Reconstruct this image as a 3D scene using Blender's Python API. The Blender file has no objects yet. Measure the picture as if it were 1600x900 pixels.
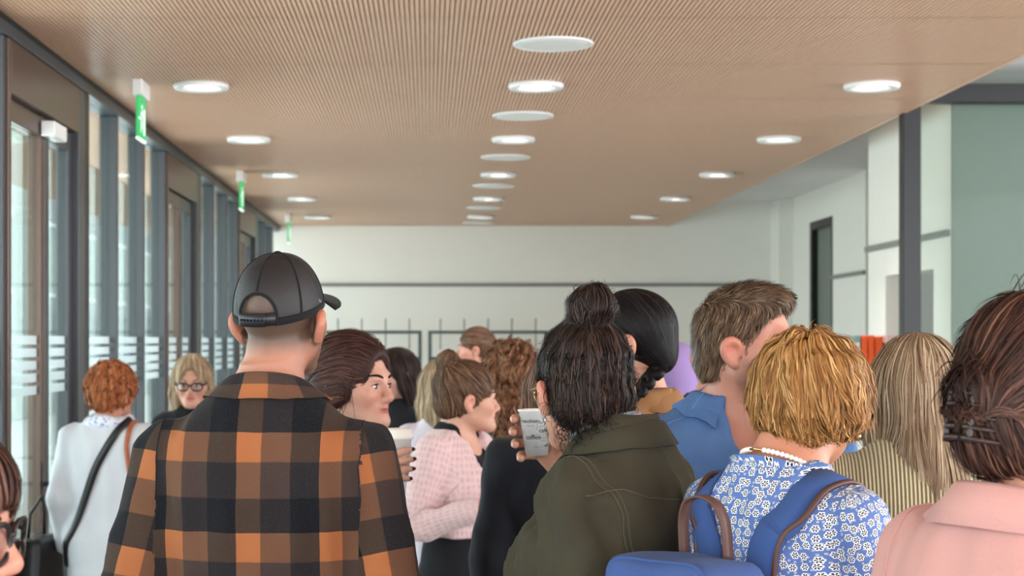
import bpy, bmesh, math, random
import numpy as np
from mathutils import Vector, Matrix

# ------------------------------------------------------------------ camera, world, light, exposure
SC = bpy.context.scene
COL = SC.collection
EYE = 1.65          # camera height
FPX = 2600.0        # focal length in pixels of the 1600 x 900 frame
VPX, VPY = 670.0, 532.0

cam_d = bpy.data.cameras.new('camera')
cam = bpy.data.objects.new('camera', cam_d)
COL.objects.link(cam)
SC.camera = cam
cam.location = (0, 0, EYE)
cam.rotation_euler = (math.pi / 2, 0, 0)
cam_d.sensor_width = 36.0
cam_d.lens = 36.0 * FPX / 1600.0
cam_d.shift_x = (800 - VPX) / 1600.0
cam_d.shift_y = (VPY - 450) / 1600.0
cam_d.clip_start = 0.05
cam_d.dof.use_dof = True
cam_d.dof.focus_distance = 2.95
cam_d.dof.aperture_fstop = 8.0

world = bpy.data.worlds.new('world')
SC.world = world
world.use_nodes = True
wn = world.node_tree.nodes
wn['Background'].inputs['Color'].default_value = (0.86, 0.93, 1.0, 1)
wn['Background'].inputs['Strength'].default_value = 1.9
# overcast sky: a soft even dome with a slightly brighter zenith
wtc = wn.new('ShaderNodeTexCoord'); wsx = wn.new('ShaderNodeSeparateXYZ'); wcr = wn.new('ShaderNodeValToRGB')
world.node_tree.links.new(wtc.outputs['Generated'], wsx.inputs[0])
world.node_tree.links.new(wsx.outputs['Z'], wcr.inputs[0])
wcr.color_ramp.elements[0].position = 0.0; wcr.color_ramp.elements[0].color = (0.80, 0.86, 0.92, 1)
wcr.color_ramp.elements[1].position = 1.0; wcr.color_ramp.elements[1].color = (0.92, 0.97, 1.0, 1)
world.node_tree.links.new(wcr.outputs[0], wn['Background'].inputs['Color'])

def area_light(name, loc, rot, sx, sy, power, color):
    d = bpy.data.lights.new(name, 'AREA'); d.shape = 'RECTANGLE'; d.size = sx; d.size_y = sy
    d.energy = power; d.color = color
    o = bpy.data.objects.new(name, d); COL.objects.link(o); o.location = loc; o.rotation_euler = rot
    return o

# daylight of the glazed front behind the photographer and of the facade on the left
area_light('daylight_entrance', (0.6, -3.6, 1.9), (math.radians(90), 0, 0), 5.5, 2.6, 150, (0.97, 0.98, 1.0))
area_light('daylight_facade', (-2.6, 9.0, 1.9), (0, math.radians(-90), 0), 2.6, 22, 560, (0.93, 0.97, 1.0))
area_light('daylight_atrium', (6.6, 3.0, 2.0), (0, math.radians(90), math.radians(-30)), 2.4, 11, 330, (1.0, 0.99, 0.97))

SC.view_settings.view_transform = 'Standard'
SC.view_settings.look = 'None'
SC.view_settings.gamma = 1.0
SC.view_settings.use_curve_mapping = False
SC.view_settings.exposure = 0.68
try:
    SC.cycles.use_denoising = True
    SC.cycles.max_bounces = 10
    SC.cycles.transparent_max_bounces = 24
    SC.cycles.caustics_reflective = False
    SC.cycles.caustics_refractive = False
    SC.cycles.sample_clamp_indirect = 6.0
except Exception:
    pass

def wx(px, Y): return (px - VPX) / FPX * Y
def wz(py, Y): return EYE + (VPY - py) / FPX * Y

# ------------------------------------------------------------------ materials
MATS = {}
class NT:
    """small helper for node trees"""
    def __init__(s, name):
        m = bpy.data.materials.new(name); m.use_nodes = True
        s.m = m; s.t = m.node_tree; s.n = s.t.nodes
        s.b = s.n['Principled BSDF']; s.out = s.n['Material Output']
    def node(s, kind, ins=None, **props):
        nd = s.n.new('ShaderNode' + kind)
        for k, v in props.items(): setattr(nd, k, v)
        for k, v in (ins or {}).items(): s.set(nd.inputs[k], v)
        return nd
    def set(s, sock, v):
        if isinstance(v, bpy.types.NodeSocket): s.t.links.new(v, sock)
        elif isinstance(v, bpy.types.Node): s.t.links.new(v.outputs[0], sock)
        else:
            if sock.type == 'RGBA' and len(v) == 3: v = (*v, 1)
            sock.default_value = v
    def math(s, op, a, b=0.0, c=0.0, clamp=False):
        nd = s.node('Math', {0: a, 1: b, 2: c}, operation=op); nd.use_clamp = clamp
        return nd.outputs[0]
    def mix(s, f, a, b, mode='MIX'):
        nd = s.n.new('ShaderNodeMix'); nd.data_type = 'RGBA'; nd.blend_type = mode
        s.set(nd.inputs[0], f); s.set(nd.inputs[6], a); s.set(nd.inputs[7], b)
        return nd.outputs[2]
    def ramp(s, f, stops, interp='LINEAR'):
        nd = s.n.new('ShaderNodeValToRGB'); cr = nd.color_ramp; cr.interpolation = interp
        while len(cr.elements) < len(stops): cr.elements.new(0.5)
        for e, (p, c) in zip(cr.elements, stops):
            e.position = p; e.color = (*c, 1) if len(c) == 3 else c
        s.set(nd.inputs[0], f); return nd.outputs[0]
    def noise(s, vec, scale, detail=3, rough=0.55):
        return s.node('TexNoise', {'Vector': vec, 'Scale': scale, 'Detail': detail, 'Roughness': rough}).outputs[0]
    def bump(s, h, strength=0.3, dist=0.01):
        nd = s.node('Bump', {'Height': h, 'Strength': strength, 'Distance': dist})
        s.t.links.new(nd.outputs[0], s.b.inputs['Normal'])
    def obj(s): return s.node('TexCoord').outputs['Object']
    def uv(s): return s.node('TexCoord').outputs['UV']
    def P(s, **kw):
        for k, v in kw.items():
            s.set(s.b.inputs[{'base': 'Base Color', 'rough': 'Roughness', 'metal': 'Metallic', 'spec': 'Specular IOR Level',
                              'sheen': 'Sheen Weight', 'alpha': 'Alpha', 'sss': 'Subsurface Weight', 'coat': 'Coat Weight',
                              'em': 'Emission Color', 'es': 'Emission Strength'}[k]], v)

def srgb(r, g, b):
    f = lambda c: (c / 255 / 12.92) if c / 255 <= 0.04045 else ((c / 255 + 0.055) / 1.055) ** 2.4
    return (f(r), f(g), f(b))

def plain(name, col, rough=0.6, metal=0.0, spec=0.4, vary=0.10, nscale=6.0, bump=0.0, bscale=80.0, sheen=0.0, coat=0.0):
    """a procedural material: colour with soft noise variation and fine relief"""
    if name in MATS: return MATS[name]
    t = NT(name); o = t.obj()
    n = t.noise(o, nscale, 4)
    lo = tuple(c * (1 - vary) for c in col); hi = tuple(min(1, c * (1 + vary)) for c in col)
    t.P(base=t.mix(n, lo, hi), rough=rough, metal=metal, spec=spec, sheen=sheen, coat=coat)
    if bump: t.bump(t.noise(o, bscale, 3), bump, 0.004)
    MATS[name] = t.m
    return t.m

def cloth(name, col, rough=0.85, vary=0.12, weave=900.0, bump=0.25, fold=0.25, sheen=0.06, uvs=True):
    """woven or knitted cloth with a fine weave relief and soft wear"""
    if name in MATS: return MATS[name]
    t = NT(name); o = t.uv() if uvs else t.obj()
    n = t.noise(o, 9, 4); f = t.noise(o, weave * 0.35, 2)
    v = t.math('ADD', t.math('MULTIPLY', n, 0.6), t.math('MULTIPLY', f, 0.4))
    lo = tuple(c * (1 - vary * 1.6) for c in col); hi = tuple(min(1, c * (1 + vary * 1.6)) for c in col)
    t.P(base=t.mix(v, lo, hi), rough=rough, spec=0.15, sheen=sheen)
    h = t.math('ADD', t.math('MULTIPLY', f, 0.25), t.math('MULTIPLY', t.noise(o, 26, 3), fold))
    t.bump(h, bump, 0.012)
    MATS[name] = t.m
    return t.m

# ------------------------------------------------------------------ objects
def link(o, parent=None):
    COL.objects.link(o)
    if parent is not None: o.parent = parent
    return o
def tag(o, label=None, cat=None, group=None, kind=None):
    if label: o['label'] = label
    if cat: o['category'] = cat
    if group: o['group'] = group
    if kind: o['kind'] = kind
    return o
def empty(name, loc=(0, 0, 0), rz=0.0):
    o = bpy.data.objects.new(name, None); o.empty_display_size = 0.1
    o.location = loc; o.rotation_euler = (0, 0, rz); COL.objects.link(o)
    return o
def mesh_obj(name, verts, faces, mat, parent=None, smooth=False):
    me = bpy.data.meshes.new(name)
    me.from_pydata([tuple(v) for v in verts], [], [tuple(f) for f in faces]); me.update()
    if mat is not None: me.materials.append(mat)
    if smooth:
        me.polygons.foreach_set('use_smooth', [True] * len(me.polygons))
    return link(bpy.data.objects.new(name, me), parent)
def np_mesh(name, V, F, mat, parent=None, smooth=True, tri=False):
    """fast mesh from numpy arrays; F is (n,4) or (n,3)"""
    me = bpy.data.meshes.new(name)
    k = F.shape[1]
    me.vertices.add(len(V)); me.vertices.foreach_set('co', np.ascontiguousarray(V, dtype=np.float32).ravel())
    me.loops.add(F.size); me.loops.foreach_set('vertex_index', np.ascontiguousarray(F, dtype=np.int32).ravel())
    me.polygons.add(len(F)); me.polygons.foreach_set('loop_start', np.arange(0, F.size, k, dtype=np.int32))
    me.polygons.foreach_set('loop_total', np.full(len(F), k, dtype=np.int32))
    me.polygons.foreach_set('use_smooth', np.full(len(F), smooth, dtype=bool))
    me.update(calc_edges=True)
    if mat is not None: me.materials.append(mat)
    return link(bpy.data.objects.new(name, me), parent)
def bm_obj(name, bm, mat, parent=None, smooth=False):
    me = bpy.data.meshes.new(name); bm.to_mesh(me); bm.free()
    if mat is not None: me.materials.append(mat)
    if smooth: me.polygons.foreach_set('use_smooth', [True] * len(me.polygons))
    return link(bpy.data.objects.new(name, me), parent)
def bx(bm, x0, x1, y0, y1, z0, z1, bev=0.0):
    vs = [bm.verts.new(p) for p in ((x0, y0, z0), (x1, y0, z0), (x1, y1, z0), (x0, y1, z0), (x0, y0, z1), (x1, y0, z1), (x1, y1, z1), (x0, y1, z1))]
    fs = [bm.faces.new([vs[i] for i in f]) for f in ((0, 3, 2, 1), (4, 5, 6, 7), (0, 1, 5, 4), (1, 2, 6, 5), (2, 3, 7, 6), (3, 0, 4, 7))]
    if bev > 0:
        es = set(e for f in fs for e in f.edges)
        bmesh.ops.bevel(bm, geom=list(es), offset=bev, segments=1, affect='EDGES', profile=0.5)
def box(name, x0, x1, y0, y1, z0, z1, mat, parent=None, bev=0.004):
    bm = bmesh.new(); bx(bm, x0, x1, y0, y1, z0, z1, bev)
    return bm_obj(name, bm, mat, parent)
def struct(o): o['kind'] = 'structure'; return o
def tube_arrays(pts, r, n=8, caps=True):
    """tube along a polyline; r scalar or list"""
    P = [Vector(p) for p in pts]; V = []; F = []
    rs = r if hasattr(r, '__len__') else [r] * len(P)
    up = None
    for i, p in enumerate(P):
        d = (P[min(i + 1, len(P) - 1)] - P[max(i - 1, 0)]).normalized()
        if up is None:
            up = Vector((0, 0, 1)) if abs(d.z) < 0.9 else Vector((0, 1, 0))
        a = d.cross(up).normalized(); b = a.cross(d).normalized(); up = b
        for k in range(n):
            t = 2 * math.pi * k / n
            V.append(p + (a * math.cos(t) + b * math.sin(t)) * rs[i])
    for i in range(len(P) - 1):
        for k in range(n):
            F.append((i * n + k, i * n + (k + 1) % n, (i + 1) * n + (k + 1) % n, (i + 1) * n + k))
    if caps:
        F.append(tuple(range(n))[::-1]); F.append(tuple((len(P) - 1) * n + k for k in range(n)))
    return V, F
def tube(name, pts, r, mat, parent=None, n=8):
    V, F = tube_arrays(pts, r, n)
    return mesh_obj(name, V, F, mat, parent, True)
def lathe(name, prof, mat, parent=None, n=32, smooth=True, loc=(0, 0, 0)):
    """prof: list of (r, z)"""
    V = []; F = []
    for r, z in prof:
        for k in range(n):
            t = 2 * math.pi * k / n
            V.append((r * math.cos(t) + loc[0], r * math.sin(t) + loc[1], z + loc[2]))
    for i in range(len(prof) - 1):
        for k in range(n):
            F.append((i * n + k, i * n + (k + 1) % n, (i + 1) * n + (k + 1) % n, (i + 1) * n + k))
    F.append(tuple(range(n))[::-1]); F.append(tuple((len(prof) - 1) * n + k for k in range(n)))
    return mesh_obj(name, V, F, mat, parent, smooth)
def strip(name, P0, P1, mat, parent=None, thick=0.0015):
    """a band between two polylines, given a little thickness along its normals"""
    n = len(P0); A = np.array(P0, float); B = np.array(P1, float)
    T = np.gradient((A + B) / 2, axis=0); Nn = np.cross(T, B - A); Nn /= np.linalg.norm(Nn, axis=1)[:, None] + 1e-9
    V = np.concatenate([A + Nn * thick, B + Nn * thick, B - Nn * thick, A - Nn * thick])
    F = []
    for i in range(n - 1):
        for k in range(4):
            F.append((k * n + i, k * n + i + 1, ((k + 1) % 4) * n + i + 1, ((k + 1) % 4) * n + i))
    F.append((0, n, 2 * n, 3 * n)); F.append((n - 1, 4 * n - 1, 3 * n - 1, 2 * n - 1))
    return mesh_obj(name, V.tolist(), F, mat, parent, True)
# ------------------------------------------------------------------ room
CZ = 3.0; XL = -1.78; XR = 2.80; YB = 19.6; YF = -3.4
WCZ = 3.29          # white ceiling on the right

# materials of the room
t = NT('perforated_oak'); o = t.obj()
mp = t.node('Mapping', {'Vector': o, 'Scale': (14, 1.2, 1)})
n1 = t.noise(mp.outputs[0], 6, 5); n2 = t.noise(o, 1.3, 3)
cc = t.mix(n1, srgb(206, 164, 136), srgb(230, 194, 167))
t.P(base=t.mix(t.math('MULTIPLY', n2, 0.35), cc, srgb(214, 172, 144)), rough=0.36, spec=0.5)
M_wood = t.m
M_groove = plain('groove_backing_felt', srgb(150, 112, 86), 0.9)  # brown felt of the slab behind the ceiling panels
M_white = plain('white_wall_paint', srgb(238, 236, 230), 0.75, vary=0.02, bump=0.05)
M_ceilwhite = plain('white_ceiling_paint', srgb(228, 229, 230), 0.85, vary=0.02)
M_green = plain('grey_green_wall_tone', srgb(120, 127, 121), 0.55, vary=0.03)  # shade and glass tint put into the wall colour; also the door pane
M_floor = plain('grey_screed_floor', srgb(150, 146, 140), 0.35, vary=0.12, nscale=2)
M_alu = plain('anodised_grey_metal', srgb(70, 73, 77), 0.4, 0.2, vary=0.04)
M_dark = plain('dark_steel', srgb(34, 35, 37), 0.4, 0.3, vary=0.06)
M_bronze = plain('brown_door_metal', srgb(92, 74, 66), 0.35, 0.4, vary=0.06)
M_rail = plain('grey_rail_paint', srgb(132, 132, 128), 0.5, vary=0.04)
M_lampw = plain('white_lamp_enamel', srgb(235, 235, 235), 0.3, vary=0.02)
M_disc = plain('white_disc_cover', srgb(226, 226, 224), 0.4, vary=0.02)
def emit(name, col, s):
    t = NT(name); n = t.noise(t.obj(), 30, 2)
    t.P(base=tuple(c * .4 for c in col), em=t.mix(t.math('MULTIPLY', n, 0.2), col, tuple(c * .8 for c in col)), es=s)
    return t.m
M_lamp = emit('lamp_glow', (1.0, 0.97, 0.92), 7.0)
# window glass: part clear, part mirror depending on the angle
t = NT('clear_pane_glass')
tr = t.node('BsdfTransparent', {'Color': (0.86, 0.92, 0.90, 1)}); gl = t.node('BsdfGlossy', {'Color': (0.9, 0.95, 0.95, 1), 'Roughness': 0.03})
fr = t.node('Fresnel', {'IOR': 1.3}); fm = t.math('MULTIPLY', fr.outputs[0], 0.5, clamp=True)
ms = t.node('MixShader', {0: fm, 1: tr.outputs[0], 2: gl.outputs[0]})
t.t.links.new(ms.outputs[0], t.out.inputs[0]); M_glass = t.m
t = NT('greenish_partition_glass')
tr = t.node('BsdfTransparent', {'Color': (0.90, 0.94, 0.92, 1)}); gl = t.node('BsdfGlossy', {'Color': (0.9, 0.95, 0.93, 1), 'Roughness': 0.04})
fr = t.node('Fresnel', {'IOR': 1.2})
ms = t.node('MixShader', {0: t.math('MULTIPLY', fr.outputs[0], 0.3), 1: tr.outputs[0], 2: gl.outputs[0]})
t.t.links.new(ms.outputs[0], t.out.inputs[0]); M_gglass = t.m
t = NT('frosted_white_film')
tr = t.node('BsdfTransparent', {'Color': (0.9, 0.95, 0.96, 1)}); df = t.node('BsdfDiffuse', {'Color': t.mix(t.noise(t.obj(), 40), (0.74, 0.80, 0.83), (0.80, 0.86, 0.89))})
ms = t.node('MixShader', {0: 0.5, 1: tr.outputs[0], 2: df.outputs[0]})
t.t.links.new(ms.outputs[0], t.out.inputs[0]); M_film = t.m

# floor and ceilings
struct(box('floor', -1.95, 7.0, YF, YB + 0.2, -0.15, 0.0, M_floor, bev=0))
ceil = struct(box('ceiling', XL - 0.05, XR, YF, YB, CZ + 0.03, CZ + 0.25, M_groove, bev=0))
# perforated panels: real grooves every 2 cm along the room
def groove_panel(width, length, pitch=0.0205, gw=0.0075, dep=0.012, th=0.03):
    n = int(width / pitch); pitch = width / n
    xs = []
    for i in range(n):
        x0 = i * pitch
        xs += [(x0, 0), (x0 + pitch - gw, 0), (x0 + pitch - gw, dep), (x0 + pitch, dep)]
    V = []; F = []
    for y in (0, length):
        V += [(x, y, z) for x, z in xs] + [(width, y, dep)]
    m = len(xs) + 1
    for i in range(m - 1):
        F.append((i, m + i, m + i + 1, i + 1))
    b = len(V)
    V += [(0, 0, th), (width, 0, th), (width, length, th), (0, length, th)]
    F += [(b, b + 1, b + 2, b + 3), (0, b, b + 3, m), (m - 1, 2 * m - 1, b + 2, b + 1)]
    return V, F
PW = (XR - XL); PL = 1.17
V, F = groove_panel(PW - 0.004, PL - 0.007)
pm = bpy.data.meshes.new('ceiling_panel'); pm.from_pydata(V, [], F); pm.materials.append(M_wood); pm.update()
y = 6.96 - 9 * PL
while y < YB - 0.02:
    for k in range(1):
        p = link(bpy.data.objects.new('ceiling_panel', pm), ceil)
        ln = min(PL, YB - y)
        p.location = (XL + k * PW + 0.002, y, CZ); p.scale = (1, ln / PL, 1)
    y += PL
struct(box('trim_1', XR, XR + 0.03, YF, YB, CZ - 0.002, WCZ, M_wood, bev=0))
struct(box('ceiling_white', XR + 0.03, 7.0, YF, YB, WCZ, WCZ + 0.1, M_ceilwhite, bev=0))

# back wall, with its rail, and the walls on the right
struct(box('wall_back', -2.2, 7.0, YB, YB + 0.2, 0, 3.6, M_white, bev=0))
struct(box('trim_2', wx(438, YB), 4.03, YB - 0.03, YB, 2.285, 2.325, M_rail, bev=0.003))
struct(box('wall_pilaster', 4.03, 4.4, 19.16, YB, 0, WCZ, M_white, bev=0))
wr = struct(box('wall_right', 4.2, 4.45, 16.0, 17.3, 0, WCZ, M_white, bev=0))
struct(box('wall_right_end', 4.2, 4.45, 18.35, 19.16, 0, WCZ, M_white, bev=0))
struct(box('wall_over_door', 4.2, 4.45, 17.3, 18.35, 2.95, WCZ, M_white, bev=0))
struct(box('trim_3', 4.17, 4.2, 16.0, 17.3, 2.285, 2.325, M_rail, bev=0.003))
d1 = struct(empty('door_1', (4.2, 17.3, 0)))
for nm, a in (('door_frame', (0.0, 0.16, 0.0, 0.09, 0, 2.95)), ('door_frame', (0.0, 0.16, 0.96, 1.05, 0, 2.95)), ('door_head', (0.0, 0.16, 0.09, 0.96, 2.86, 2.95))):
    box(nm, *a, M_dark, d1)
box('pane', 0.07, 0.08, 0.09, 0.96, 0.02, 2.86, M_green, d1, bev=0)
box('handle', -0.05, 0.0, 0.16, 0.19, 0.95, 1.2, M_alu, d1)
# block near the partition, with a doorway in its long side
X3 = 3.17
blk = struct(box('wall_block_front', X3 + 0.002, 7.0, 10.09, 10.102, 0, WCZ, M_green, bev=0))
struct(box('wall_block_side', X3, X3 + 0.2, 10.102, 10.45, 0, WCZ, M_white, bev=0))
struct(box('wall_block_back', X3, X3 + 0.2, 11.55, 12.0, 0, WCZ, M_white, bev=0))
struct(box('wall_block_over', X3, X3 + 0.2, 10.45, 11.55, 2.1, WCZ, M_white, bev=0))
struct(box('wall_block_end', X3 + 0.2, 7.0, 11.8, 12.0, 0, WCZ, M_white, bev=0))
struct(box('trim_4', X3 - 0.03, X3, 10.12, 12.0, 2.285, 2.325, M_rail, bev=0.003))
struct(box('wall_right_front', 6.9, 7.0, 12.0, YB, 0, WCZ, M_white, bev=0))
# glass partition with a dark steel post and beam
gp = tag(empty('glass_partition', (2.81, 9.9, 0)), 'dark steel framed glass partition with tall post right of the wooden ceiling', 'partition')
box('post', -0.0, 0.105, -0.05, 0.05, 0, 3.12, M_dark, gp)
box('beam', 0.105, 4.0, -0.05, 0.05, 3.06, 3.17, M_dark, gp)
box('bottom_rail', 0.105, 4.0, -0.04, 0.04, 0, 0.08, M_dark, gp)
box('post', 3.9, 4.0, -0.05, 0.05, 0.08, 3.06, M_dark, gp)
box('pane', 0.105, 3.9, -0.008, 0.008, 0.08, 3.06, M_gglass, gp, bev=0)

# ------------------------------------------------------------------ window front on the left
GL = XL - 0.05
wl = struct(empty('window_1', (0, 0, 0)))
box('window_head', XL - 0.10, XL + 0.02, YF, YB, CZ - 0.07, CZ + 0.02, M_alu, wl)
box('window_sill', XL - 0.10, XL + 0.02, YF, YB, 0.0, 0.06, M_alu, wl)
struct(box('trim_5', XL + 0.0, XL + 0.03, YF, YB, CZ - 0.018, CZ - 0.001, M_dark, bev=0))
pane_m = {}
def pane(y0, y1, z0, z1, parent, stripes=True):
    w = y1 - y0
    box('pane', GL - 0.006, GL + 0.006, y0, y1, z0, z1, M_glass, parent, bev=0)
    if stripes:
        for k in range(5):
            z = 1.40 + k * 0.058
            box('frosted_stripe', GL + 0.0065, GL + 0.0078, y0, y1, z, z + 0.040, M_film, parent, bev=0)
        for k in range(3):
            z = 0.85 + k * 0.058
            box('frosted_stripe', GL + 0.0065, GL + 0.0078, y0, y1, z, z + 0.040, M_film, parent, bev=0)
MOD = 4.28; yc = 8.62 - 2 * MOD; dn = 1
while yc < YB + 1:
    # column, three panes with mullions, then a double door before the next column
    for kind, a in (('column', yc), ('mullion', yc + 0.90), ('mullion', yc + 1.79), ('mullion', yc + 2.64)):
        if a > YB: continue
        if kind == 'column': box('column', XL - 0.14, XL + 0.01, a - 0.06, a + 0.06, 0.06, CZ - 0.07, M_dark, wl)
        else: box('mullion', XL - 0.10, XL - 0.0, a - 0.03, a + 0.03, 0.06, CZ - 0.07, M_alu, wl)
    for y0, y1 in ((yc + 0.06, yc + 0.87), (yc + 0.93, yc + 1.76), (yc + 1.82, yc + 2.61)):
        if y0 < YB: pane(y0, min(y1, YB), 0.06, CZ - 0.07, wl, yc > 0)
    y0, y1 = yc + 2.67, yc + MOD - 0.06
    if y0 < YB:
        d = struct(empty('door_%d' % (dn + 1), (0, 0, 0))); dn += 1
        box('door_frame', XL - 0.10, XL + 0.01, y0, y0 + 0.05, 0.0, CZ - 0.07, M_bronze, d)
        box('door_frame', XL - 0.10, XL + 0.01, y1 - 0.14, y1, 0.0, CZ - 0.07, M_alu, d)
        box('door_head', XL - 0.10, XL + 0.01, y0 + 0.05, y1 - 0.14, CZ - 0.30, CZ - 0.07, M_bronze, d)
        ym = y0 + 0.05 + (y1 - y0 - 0.19) * 0.56
        for q, (a, b) in enumerate(((y0 + 0.055, ym - 0.003), (ym + 0.003, y1 - 0.145))):
            bm = bmesh.new()
            for s in ((a, a + 0.085, 0.01, CZ - 0.305), (b - 0.085, b, 0.01, CZ - 0.305), (a + 0.085, b - 0.085, 0.01, 0.14), (a + 0.085, b - 0.085, CZ - 0.40, CZ - 0.305)):
                bx(bm, XL - 0.085, XL - 0.025, s[0], s[1], s[2], s[3], 0.004)
            lf = bm_obj('door_leaf', bm, M_bronze if q == 0 else M_alu, d)
            box('pane', GL - 0.006, GL + 0.006, a + 0.085, b - 0.085, 0.14, CZ - 0.40, M_glass, lf, bev=0)
            for k in range(5):
                z = 1.40 + k * 0.058
                box('frosted_stripe', GL + 0.0065, GL + 0.0078, a + 0.085, b - 0.085, z, z + 0.040, M_film, lf, bev=0)
            if q == 0:
                V, F = tube_arrays([(XL - 0.02, b - 0.045, 0.98), (XL + 0.045, b - 0.045, 0.98), (XL + 0.055, b - 0.06, 0.98), (XL + 0.055, b - 0.17, 0.98)], 0.011, 10)
                mesh_obj('door_handle', V, F, M_alu, lf, True)
                box('lock_plate', XL - 0.027, XL - 0.018, b - 0.06, b - 0.03, 0.85, 1.08, M_alu, lf)
                if abs(yc - 4.34) < 0.1: box('door_closer', XL - 0.02, XL + 0.045, b - 0.10, b + 0.16, CZ - 0.40, CZ - 0.33, M_lampw, lf)
    yc += MOD

# ------------------------------------------------------------------ outside the windows
M_pave = plain('light_paving', srgb(190, 192, 192), 0.8, vary=0.06, nscale=2)
M_fac = plain('grey_green_facade_render', srgb(138, 150, 146), 0.8, vary=0.06)
M_fac2 = plain('pale_facade_render', srgb(222, 226, 228), 0.8, vary=0.04)
M_fwin = plain('facade_window_glass', srgb(84, 100, 106), 0.15, vary=0.15)
M_soffit = plain('outside_wood_soffit', srgb(178, 140, 110), 0.6, vary=0.1)
struct(box('ground_outside', -40, -1.95, -10, 90, -0.2, -0.02, M_pave, bev=0))
struct(box('soffit_outside', -3.6, XL - 0.12, YF, YB + 2, CZ + 0.0, CZ + 0.2, M_soffit, bev=0))
def facade(name, label, x0, x1, y0, y1, h, mat, axis, nb, nf):
    b = tag(empty(name, (x0, y0, 0)), label, 'building')
    box('wall', 0, x1 - x0, 0, y1 - y0, 0, h, mat, b, bev=0)
    L = (y1 - y0) if axis == 'y' else (x1 - x0); st = L / nb
    for f in range(nf):
        for i in range(nb):
            a = i * st + st * 0.2; e = i * st + st * 0.8; z0 = 1.0 + f * 3.2
            if axis == 'y':
                w = box('window', x1 - x0, x1 - x0 + 0.06, a, e, z0, z0 + 1.7, M_fac2 if mat is not M_fac2 else M_fac, b)
                box('pane', x1 - x0 + 0.06, x1 - x0 + 0.065, a + 0.08, e - 0.08, z0 + 0.08, z0 + 1.62, M_fwin, w, bev=0)
            else:
                w = box('window', a, e, -0.06, 0, z0, z0 + 1.7, M_fac2 if mat is not M_fac2 else M_fac, b)
                box('pane', a + 0.08, e - 0.08, -0.065, -0.06, z0 + 0.08, z0 + 1.62, M_fwin, w, bev=0)
    return b
facade('office_building', 'grey green building with framed windows seen through the left windows', -13, -8.5, 22, 60, 9.5, M_fac, 'y', 9, 3)
facade('apartment_block', 'pale building closing the far end of the path outside the windows', -8.2, -1.0, 62, 68, 7, M_fac2, 'x', 3, 2)

# ------------------------------------------------------------------ ceiling lamps and discs
def spot():
    r = empty('ceiling_spotlight')
    lathe('ring', [(0.088, -0.004), (0.100, -0.022), (0.140, -0.026), (0.146, -0.016), (0.146, 0.0), (0.088, 0.0)], M_lampw, r, 40)
    lathe('lens', [(0.002, -0.012), (0.06, -0.0105), (0.0895, -0.008), (0.0895, -0.002), (0.002, -0.002)], M_lamp, r, 32)
    ld = bpy.data.lights.new('spotlight_beam', 'SPOT'); ld.energy = 48; ld.spot_size = math.radians(110); ld.spot_blend = 0.8
    ld.color = (1.0, 0.95, 0.88); ld.shadow_soft_size = 0.08
    lo = link(bpy.data.objects.new('spotlight_beam', ld), r); lo.location = (0, 0, -0.03)
    return r
def disc():
    r = empty('ceiling_disc')
    lathe('cover', [(0.002, -0.010), (0.13, -0.010), (0.168, -0.007), (0.168, 0.0), (0.002, 0.0)], M_disc, r, 48)
    lathe('rim', [(0.168, 0.0), (0.168, -0.010), (0.182, -0.008), (0.184, 0.0)], M_lampw, r, 48)
    return r
def copy_tree(o, parent=None):
    c = o.copy(); COL.objects.link(c); c.parent = parent
    for ch in o.children: copy_tree(ch, c)
    return c
ORD = ['nearest', 'second', 'third', 'fourth', 'fifth', 'sixth']
sp = spot(); used = False
ys = [8.77, 11.09, 13.46, 15.74, 18.05]
for ci, (X, side) in enumerate(((-1.20, 'left'), (0.565, 'middle'), (2.335, 'right'))):
    for i, yy in enumerate(ys):
        o = copy_tree(sp) if used else sp; used = True
        o.location = (X, yy, CZ)
        tag(o, '%s lit round spotlight of the %s ceiling row, counted from the camera' % (ORD[i], side), 'spotlight', 'round spotlights in the wooden ceiling')
dc = disc()
for i, yy in enumerate([7.56, 9.97, 12.23, 14.5, 16.9, 19.07]):
    o = dc if i == 0 else copy_tree(dc)
    o.location = (0.565, yy, CZ)
    tag(o, '%s flat unlit white disc in the middle of the ceiling, counted from the camera' % ORD[i], 'ceiling disc', 'flat discs in the wooden ceiling')

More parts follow.
